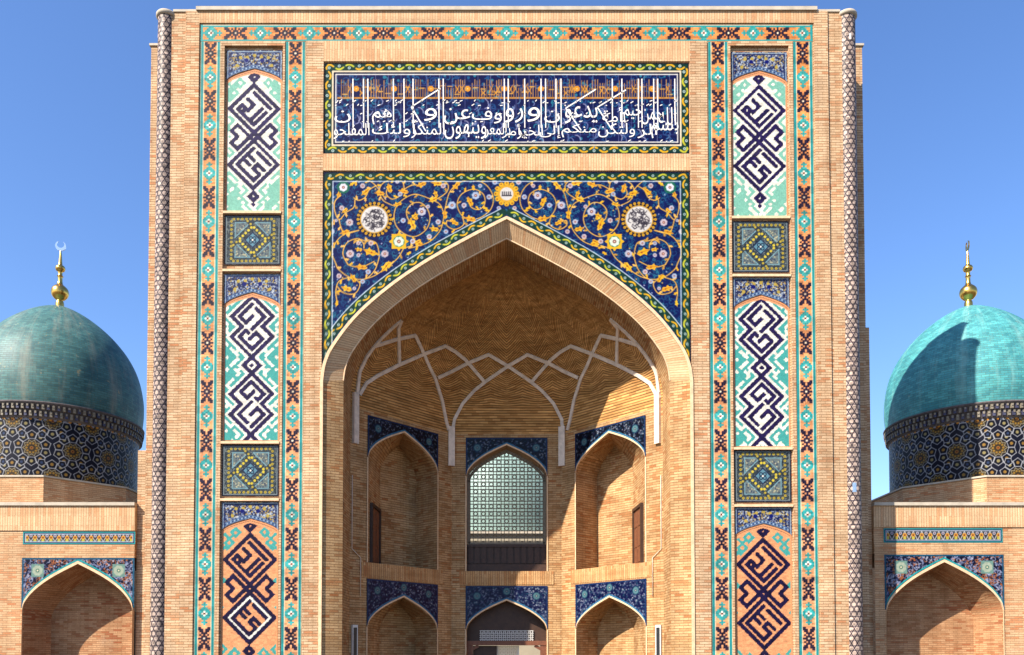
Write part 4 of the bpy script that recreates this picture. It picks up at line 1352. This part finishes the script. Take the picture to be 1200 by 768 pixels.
me.from_pydata([tuple(p) for p in V_.reshape(-1, 3)], [], fl)
uvl = me.uv_layers.new(name='UVMap')
uvs = np.array([(f[v % nf], UVv[v // nf]) for fc in fl for v in fc], np.float32)
uvl.data.foreach_set('uv', uvs.reshape(-1))
me.polygons.foreach_set('use_smooth', np.ones(len(fl), bool))
me.materials.append(M_VAULT)
vault = link(bpy.data.objects.new('vault', me), portal)
bvh = BVHTree.FromPolygons([Vector(p) for p in V_.reshape(-1, 3)], fl)
# infill between the vault's shoulders and the arch reveal
def on_vault(u, v):
    """the point of the vault that shows at photograph pixel (u, v)"""
    a, b = (u - U0) / F_PX, (V0 - v) / F_PX
    d = Vector((a, math.cos(PITCH) - b * math.sin(PITCH), math.sin(PITCH) + b * math.cos(PITCH))).normalized()
    h = bvh.ray_cast(Vector((0, -DIST, EYE)), d)
    return h[0], h[1]
ZC = 577.5
Zm = lambda x, y: (400 + x / 2.955, 260 + y / 2.955)
ribs = [
    [(52, 612), (62, 520), (85, 470), (130, 405), (165, 362), (196, 343)],
    [(196, 343), (200, 495)],
    [(62, 600), (85, 560), (125, 533), (200, 495), (285, 458), (360, 430), (395, 450), (430, 478), (462, 515), (497, 556)],
    [(115, 430), (185, 408), (255, 393), (270, 425), (285, 458), (303, 500), (325, 545), (348, 620), (362, 690), (371, 722)],
    [(386, 722), (392, 685), (420, 630), (460, 585), (500, 553), (577, 500), (645, 460), (718, 490), (770, 517), (822, 541)],
]
nrib = 0
RIBS = []
for L in ribs:
    for mirror in (0, 1):
        LL = [(2 * ZC - x, y) if mirror else (x, y) for x, y in L]
        pts = [tuple(np.array(Zm(*a)) * (1 - q / 6) + np.array(Zm(*b)) * (q / 6)) for a, b in zip(LL[:-1], LL[1:]) for q in range(6)] + [Zm(*LL[-1])]
        hits = []
        for u_, v_ in pts:
            h = on_vault(u_, v_); n_try = 0
            while (h[0] is None or h[0].y < CY + .03) and n_try < 26:
                n_try += 1; u_ += (U0 - u_) * .006; v_ -= (v_ - 330) * .004
                h = on_vault(u_, v_)
            hits.append(h)
        hits = [h for h in hits if h[0] is not None]
        if len(hits) < 3: continue
        mb = MB(); hw, th = .058, .05
        prev = None
        for i, (p, n_) in enumerate(hits):
            d = (hits[min(i + 1, len(hits) - 1)][0] - hits[max(i - 1, 0)][0]).normalized()
            if n_.dot(Vector((0, -DIST, EYE)) - p) < 0: n_ = -n_
            sd = d.cross(n_).normalized() * hw
            cur = [p + sd - n_ * .02, p + sd * .9 + n_ * th, p - sd * .9 + n_ * th, p - sd - n_ * .02]
            if prev:
                for q in range(3): mb.quad(prev[q], prev[q + 1], cur[q + 1], cur[q])
            prev = cur
        mb.build('vault_rib', M_GANCH, vault)
def foot(P, nrm, z0, z1, hw=.115):
    mb = MB()
    e_ = Vector((-nrm.y, nrm.x, 0))
    mb.obox(Vector((P[0], P[1], (z0 + z1) / 2)) + nrm * .03, e_ * hw, nrm * .05, Vector((0, 0, (z1 - z0) / 2)))
    mb.build('rib_foot', M_GANCH, vault)
ZF0, ZF1 = zz(546, 4.5), zz(500, 4.5)
for s in (-1, 1):
    foot((s * 1.95, 4.55), Vector((-s * .38, -.92, 0)).normalized(), ZF0, ZF1)
    foot((s * 4.76, 1.52), Vector((-s * .80, -.6, 0)).normalized(), zz(521, 1.6), zz(462, 1.6), .10)

# ================================================================== THE WINGS
WY = 1.45
def wing(s, name_label, u_tile0, u_tile1, v_cap, v_fr, v_sp, v_apex, v_spring):
    px0 = at(u_tile0, 650, WY)[0]; px1 = at(u_tile1, 650, WY)[0]
    xm, hw = (px0 + px1) / 2, abs(px1 - px0) / 2
    root = empty('side_wing', (xm, WY, 0), name_label, 'wing', 'low brick wings beside the portal')
    ztop = zz(v_cap, WY)
    xi, xo = s * (WB + (.19 if s > 0 else .33) + .003), s * 19.5
    zs, za, zt = zz(v_spring, WY), zz(v_apex, WY), zz(v_sp, WY)
    zf0, zf1 = zz(v_fr[1], WY), zz(v_fr[0], WY)
    aw = hw - .04
    mb = MB()
    a, b = sorted((xi, xo))
    mb.quad((a, WY, ZG), (xm - aw, WY, ZG), (xm - aw, WY, zt + .02), (a, WY, zt + .02))
    mb.quad((xm + aw, WY, ZG), (b, WY, ZG), (b, WY, zt + .02), (xm + aw, WY, zt + .02))
    xs = np.linspace(-aw, aw, 41); zl = arch_z(xs, aw, zs, za)
    for i in range(40): mb.quad((xm + xs[i], WY, zl[i]), (xm + xs[i + 1], WY, zl[i + 1]), (xm + xs[i + 1], WY, zt + .02), (xm + xs[i], WY, zt + .02))
    mb.box(a, WY, zt + .02, b, 5.5, zf0 - .02)
    mb.box(a, WY + .03, zf0 - .02, b, 5.5, zf1 + .03)
    mb.box(xo - .4, WY + .4, ZG, xo, 5.5, zt + .019)
    mb.build('wall', M_WING, root)
    mb = MB()
    mb.box(a, WY, zf1 + .03, b, 5.5, ztop - .1)
    mb.build('parapet', M_SOLD, root, swap=True)
    mb = MB()
    mb.box(a, WY - .05, ztop - .1, b, 1.9, ztop); mb.box(a, 1.9, ztop - .1, b, 5.55, ztop - .02)
    mb.build('coping', M_CAP, root)
    # frieze
    c = Cv(xm - hw, zf0, xm + hw, zf1, .0135, C(66, 62, 66))
    h = zf1 - zf0
    n = 14
    for i in range(n):
        x = xm - hw + (i + .5) * 2 * hw / n; z = zf0 + h * .52
        c.stroke([(x - hw / n, zf0 + .08), (x, zf1 - .1), (x + hw / n, zf0 + .08)], .025, C(190, 186, 180))
        c.disc(x, z, .065, C(206, 150, 60)); c.disc(x, z - .09, .05, C(190, 176, 80)); c.disc(x, z, .028, C(120, 60, 50))
        c.disc(x + hw / n, z + .06, .05, C(170, 170, 180)); c.disc(x + hw / n, z + .06, .02, C(120, 50, 50))
    for fr, col in ((.02, TEAL), (.055, C(36, 44, 84)), (.08, C(170, 180, 190))):
        c.stroke([(xm - hw + fr, zf0 + fr), (xm + hw - fr, zf0 + fr), (xm + hw - fr, zf1 - fr), (xm - hw + fr, zf1 - fr), (xm - hw + fr, zf0 + fr)], .03, col)
    c.flat('frieze', WY + .022, M_TILE, root)
    # spandrel
    c = Cv(xm - hw, zs - .1, xm + hw, zt, .0145, C(20, 20, 48))
    floral(c, [C(170, 170, 180), C(130, 136, 160), C(174, 104, 60), C(120, 128, 156), C(90, 98, 136)], 230, (.018, .034))
    curls(c, 110, C(170, 106, 64), .05, .11, .02)
    curls(c, 120, C(170, 176, 196), .05, .11, .016)
    for sg in (-1, 1):
        x, z = xm + sg * hw * .72, zt - .40
        c.poly([(x - .2, z - .2), (x - .2, z + .2), (x + .2, z + .2), (x + .2, z - .2)], C(116, 146, 136)); c.rosette(x, z, .16, C(168, 176, 156), C(80, 120, 104), 8)
    low = [(xm + q, float(arch_z(q, aw, zs, za)) + .13) for q in np.linspace(-hw, hw, 80)]
    c.stroke(low, .05, TEAL)
    c.stroke([(xm - hw + .03, zs - 1), (xm - hw + .03, zt - .03), (xm + hw - .03, zt - .03), (xm + hw - .03, zs - 1)], .05, C(40, 92, 116))
    xs = np.linspace(-hw, hw, 230); zl = np.where(np.abs(xs) < aw, arch_z(xs, aw, zs, za), zs) + .09
    t = np.linspace(0, 1, 90)[:, None]; Z = zl[None] + (zt - zl[None]) * t; X = xm + np.repeat(xs[None], 90, 0)
    sheet('spandrel_tile', np.stack([X, np.full_like(X, WY - .006), Z], -1), c.at(X, Z), M_TILE, root)
    mb = MB()
    pth = [(xm - aw, .0)] + [(xm + q[0], q[1]) for q in arch_path(aw, zs, za, 24)] + [(xm + aw, .0)]
    for i in range(len(pth) - 1):
        (s0, z0), (s1, z1) = pth[i], pth[i + 1]
        mb.quad((s0, WY - .035, z0), (s1, WY - .035, z1), (s1, WY - .035, z1 + (.09 if 0 < i < len(pth) - 2 else 0)), (s0, WY - .035, z0 + (.09 if 0 < i < len(pth) - 2 else 0)))
        mb.quad((s0, WY - .035, z0), (s0, WY + .1, z0), (s1, WY + .1, z1), (s1, WY - .035, z1))
    mb.build('arch_lip', M_LIP, root)
    # recess behind the arch: straight sides, pointed head stepped in, flat back
    mb = MB(); D = 1.0
    for i in range(len(pth) - 1):
        (s0, z0), (s1, z1) = pth[i], pth[i + 1]
        f_ = .80
        g0 = (xm + (s0 - xm) * f_, z0 - (.25 if z0 > zs else 0) * (1 if z0 > .1 else 0)); g1 = (xm + (s1 - xm) * f_, z1 - (.25 if z1 > zs else 0) * (1 if z1 > .1 else 0))
        mb.quad((s0, WY + .01, z0), (s1, WY + .01, z1), (g1[0], WY + D, g1[1]), (g0[0], WY + D, g0[1]))
        mb.quad((g0[0], WY + D, -.02), (g1[0], WY + D, -.02), (g1[0], WY + D, g1[1]), (g0[0], WY + D, g0[1]))
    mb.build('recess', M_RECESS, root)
    return root
wing(-1, 'low brick wing with tiled frieze and pointed arch below the weathered dome', 26, 158, 589, (623, 638), 654, 661, 716)
wing(1, 'low brick wing with tiled frieze and pointed arch below the bright dome', 1036, 1176, 589, (619, 636), 650, 659, 718)

# ================================================================== THE DOMES
def girih_drum(c, z0, z1, per, stars):
    """white interlace round ten-pointed stars on a dark ground"""
    L = c.xs[-1] - c.x0; n = int(round(L / per)); per = L / n
    zm = (z0 + z1) / 2; hh = (z1 - z0) / 2
    ctr = []
    for i in range(-1, n + 2):
        ctr.append((c.x0 + i * per, zm, 0)); ctr.append((c.x0 + (i + .5) * per, z1, 1)); ctr.append((c.x0 + (i + .5) * per, z0, 1))
    Wl, wd = C(176, 176, 178), .022
    def pent(x, z, r, a, n_=5):
        P = [(x + r * math.cos(a + 2 * math.pi * k / n_), z + r * math.sin(a + 2 * math.pi * k / n_)) for k in range(n_ + 1)]
        c.poly(P[:-1], C(25, 24, 36)); c.stroke(P, wd, Wl)
    rr = per * .36
    for x, z, t in ctr:
        for k in range(10):
            a = math.pi * 2 * k / 10 + math.pi / 2
            pent(x + rr * math.cos(a), z + rr * math.sin(a), rr * .36, a)
            c.disc(x + rr * math.cos(a), z + rr * math.sin(a), rr * .12, C(150, 138, 96) if k % 2 else C(150, 118, 60))
    for x, z, t in ctr:
        c.disc(x, z, rr * .62, C(66, 54, 40))
        P = []
        for k in range(21):
            a = math.pi * 2 * k / 20 + math.pi / 2; r = rr * (.64 if k % 2 else .46)
            P.append((x + r * math.cos(a), z + r * math.sin(a)))
        c.stroke(P, wd * .8, C(170, 160, 130))
        for k in range(10):
            a = math.pi * 2 * k / 10 + math.pi / 2 + .314
            c.disc(x + rr * .36 * math.cos(a), z + rr * .36 * math.sin(a), rr * .085, C(150, 118, 54))
        c.disc(x, z, rr * .13, C(150, 108, 48)); c.disc(x, z, rr * .06, CLAY)
    for i in range(-1, n + 2):                                       # kites in the gaps
        for sg in (-1, 1):
            for dx in (.25, .75):
                x, z = c.x0 + (i + dx) * per, zm + sg * hh * .5
                pent(x, z, rr * .30, math.pi / 2 * sg, 5); c.disc(x, z, rr * .1, C(60, 74, 104))

def domed_chamber(ux, Ya, label, mdome, seed):
    X = at(ux, 480, Ya)[0]
    sc_ = (Ya + DIST) / F_PX
    root = empty('domed_chamber', (X, Ya, 0), label, 'dome', 'domes flanking the portal')
    zs = 10.85; r = 3.02
    mb = MB()
    oc = [(3.42 / math.cos(R(22.5)) * math.cos(R(22.5 + 45 * k)), 3.42 / math.cos(R(22.5)) * math.sin(R(22.5 + 45 * k))) for k in range(8)]
    zb, z1 = ZG, 8.0
    for k in range(8):
        a, b = oc[k], oc[(k + 1) % 8]
        mb.quad((X + a[0], Ya + a[1], zb), (X + b[0], Ya + b[1], zb), (X + b[0], Ya + b[1], z1), (X + a[0], Ya + a[1], z1))
    base = mb.build('octagon_base', M_WING, root)
    mb = MB()
    oc2 = [(x * 1.012, y * 1.012) for x, y in oc]
    for k in range(8):
        a, b = oc2[k], oc2[(k + 1) % 8]
        mb.quad((X + a[0], Ya + a[1], z1), (X + b[0], Ya + b[1], z1), (X + b[0], Ya + b[1], z1 + .06), (X + a[0], Ya + a[1], z1 + .06))
    mb.poly([(X + p[0], Ya + p[1], z1 + .06) for p in oc2])
    mb.build('base_coping', M_CAP, base)
    # drum
    z0, z1 = 8.05, 10.32
    rd = 2.96
    c = Cv(0, z0, 2 * math.pi * rd, z1, .0175, C(28, 28, 44))
    X_, Z_ = None, None
    girih_drum(c, z0 + .10, z1 - .1, 1.33, 1)
    c.rect(-1, z0, 99, z0 + .09, C(70, 74, 100))
    for q in np.arange(0, 2 * math.pi * rd, .16): c.disc(q, z1 - .06, .05, C(200, 140, 50) if int(q / .16) % 2 else C(150, 150, 160))
    XX, ZZ = np.meshgrid(c.xs, c.zs)
    A = XX / rd
    sheet('drum', np.stack([X + rd * np.cos(A), Ya + rd * np.sin(A), ZZ], -1), c.a, M_DRUM, root, True)
    # corbelled cornice: two rows of little cells under a projecting moulding
    mb = MB()
    mb.lathe([(rd, 10.27), (rd + .05, 10.32), (rd + .04, 10.55), (rd + .10, 10.58), (rd + .09, 10.76), (rd + .2, 10.80), (rd + .21, 10.86), (r + .02, 10.90)], X, Ya, 96)
    n = 116
    for t, (zc, hh, rr_) in enumerate(((10.43, .095, rd + .075), (10.665, .085, rd + .125))):
        for k in range(n):
            a = 2 * math.pi * (k + .5 * t) / n
            d = Vector((math.cos(a), math.sin(a), 0)); e = Vector((-d.y, d.x, 0))
            mb.obox(Vector((X, Ya, zc)) + d * rr_, e * .045, d * .05, Vector((0, 0, hh)), 1 if k % 2 else 2)
            mb.obox(Vector((X, Ya, zc + hh * .5)) + d * (rr_ + .05), e * .03, d * .02, Vector((0, 0, hh * .45)), 1)
    mb.build('cornice', [M_COR0, M_COR1, M_COR2], root)
    # shell
    prof = [(3.06, 10.87), (3.10, 11.1), (3.135, 11.5), (3.135, 11.9), (3.09, 12.3), (3.0, 12.75), (2.85, 13.2), (2.62, 13.65), (2.33, 14.06), (1.99, 14.44), (1.61, 14.78), (1.21, 15.08), (.81, 15.32), (.43, 15.50), (.16, 15.60), (0.02, 15.64)]
    prof = catmull(prof, 4)
    nn = 96
    mb = MB()
    s_ = 0; base_i = 0
    mb.lathe(prof, X, Ya, nn)
    arc = [0]
    for i in range(1, len(prof)): arc.append(arc[-1] + math.dist(prof[i], prof[i - 1]))
    for j in range(len(prof) - 1):
        rj = 3.1
        for k in range(nn):
            u0, u1 = 2 * math.pi * rj * k / nn, 2 * math.pi * rj * (k + 1) / nn
            mb.uv[j * nn + k] = [(u0 + seed, arc[j] + seed), (u1 + seed, arc[j] + seed), (u1 + seed, arc[j + 1] + seed), (u0 + seed, arc[j + 1] + seed)]
    mb.build('dome', mdome, root)
    # finial
    mb = MB()
    pf = catmull([(.16, 15.58), (.15, 15.78), (.12, 15.86), (.20, 15.93), (.29, 16.04), (.325, 16.18), (.29, 16.33), (.19, 16.44), (.10, 16.54), (.085, 16.80), (.12, 16.84), (.085, 16.88), (.085, 17.02), (.15, 17.07), (.185, 17.16), (.15, 17.25), (.09, 17.29), (.07, 17.36), (.045, 17.72), (.02, 17.9)], 3)
    mb.lathe(pf, X, Ya, 24)
    fin = mb.build('finial', M_GOLD, root)
    mb = MB()
    cz_ = 18.08
    rot = .25 if seed < 5 else 1.35
    ex_ = Vector((math.cos(rot), math.sin(rot), 0)); ey_ = Vector((-ex_.y, ex_.x, 0))
    m_ = 24
    for i in range(m_):
        a0, a1 = R(-245) + R(310) * i / m_, R(-245) + R(310) * (i + 1) / m_
        def ed(a):
            f_ = (a + R(245)) / R(310); th = .075 * math.sin(math.pi * min(max(f_, 0.0), 1.0)) + .006
            o_ = ex_ * math.cos(a) + Vector((0, 0, math.sin(a)))
            cc = Vector((X, Ya, cz_))
            return cc + o_ * (.20), cc + o_ * (.20 - th * 1.5)
        (oa, ia), (ob, ib) = ed(a0), ed(a1)
        t_ = ey_ * .02
        mb.quad(oa - t_, ob - t_, ib - t_, ia - t_); mb.quad(oa + t_, ia + t_, ib + t_, ob + t_)
        mb.quad(oa - t_, oa + t_, ob + t_, ob - t_); mb.quad(ia - t_, ib - t_, ib + t_, ia + t_)
    mb.build('crescent', M_SILVER if seed < 5 else M_GOLD, fin)
    return root
M_COR0 = plain('cornice ground', (.10, .085, .085), .7, .2, .4, 8)
M_COR1 = plain('cornice pale glaze', (.20, .17, .125), .6, .25, .4, 8)
M_COR2 = plain('cornice dark glaze', (.05, .05, .09), .5, .3, .4, 8)
domed_chamber(68, 8.4, 'weathered dull turquoise dome with brown streaks and a facing silver crescent', M_DOME_W, 1.7)
domed_chamber(1137, 8.4, 'bright clean turquoise dome with the shadow of the portal across it', M_DOME_B, 9.3)

# ================================================================== BEHIND THE LATTICE
cb = empty('courtyard_pavilion', (0, 24, 0), 'cream pavilion with a pale green dome seen through the lattice window', 'pavilion')
mb = MB()
mb.box(-13.0, 21.0, ZG, 13.0, 29.0, 8.35)
mb.build('wall', M_CREAM, cb)
mb = MB()
mb.box(-13.15, 20.85, 8.35, 13.15, 29.1, 8.55)
mb.build('cornice', M_CAP, cb)
mb = MB()
mb.lathe([(4.1, 8.55), (4.15, 9.6), (4.2, 10.4), (4.05, 11.4), (3.7, 12.4), (3.2, 13.2), (2.4, 14.0), (1.4, 14.6), (.5, 14.9), (.02, 15.0)], 0, 25.2, 64)
mb.build('dome', M_MINT, cb)

# ================================================================== SMALL THINGS IN THE NICHE
def wall_box(s, label):
    P0, P1 = Vector((s * 4.88, CY, 0)), Vector((s * 1.93, 4.6, 0))
    e = (P1 - P0).normalized(); n_ = Vector((-e.y, e.x, 0))
    if n_.y > 0: n_ = -n_
    c_ = P0 + e * .17
    z0, z1 = zz(768, 1.85) - .35, zz(733, 1.85)
    cz_ = Vector((0, 0, (z0 + z1) / 2)); hz_ = Vector((0, 0, (z1 - z0) / 2))
    root = empty('display_case', c_ + Vector((0, 0, z0)), label, 'display case', 'framed cases on the niche piers')
    mb = MB()
    mb.obox(c_ + cz_ + n_ * .03, e * .10, n_ * .028, hz_)
    for s_ in (-1, 1):
        mb.obox(c_ + cz_ + n_ * .068 + e * s_ * .085, e * .015, n_ * .01, hz_)
        mb.obox(c_ + cz_ + n_ * .068 + s_ * (hz_ - Vector((0, 0, .04))), e * .07, n_ * .01, Vector((0, 0, .04)))
    mb.build('frame', M_WHITE, root)
    mb = MB()
    mb.obox(c_ + cz_ + n_ * .062, e * .068, n_ * .003, hz_ - Vector((0, 0, .085)))
    mb.build('panel', M_BLACK, root)
wall_box(-1, 'white framed narrow case on the shaded brick pier')
wall_box(1, 'white framed narrow case on the sunlit brick pier')
def conduit(s, label):
    P0, P1 = Vector((s * 4.88, CY, 0)), Vector((s * 1.93, 4.6, 0))
    e = (P1 - P0).normalized(); n_ = Vector((-e.y, e.x, 0))
    if n_.y > 0: n_ = -n_
    b = P0 + n_ * .03
    pts = [b + e * .06 + Vector((0, 0, zz(560, 1.8))), b + e * .06 + Vector((0, 0, zz(645, 1.8))), b + e * .40 + Vector((0, 0, zz(655, 1.95))), b + e * .40 + Vector((0, 0, zz(700, 1.95)))]
    mb = MB(); mb.tube(pts, .012, 6)
    o = mb.build('conduit', M_GANCH, None)
    tag(o, label, 'conduit', 'conduits on the niche piers')
conduit(-1, 'thin pale conduit bending down the shaded brick pier')
conduit(1, 'thin pale conduit bending down the sunlit brick pier')
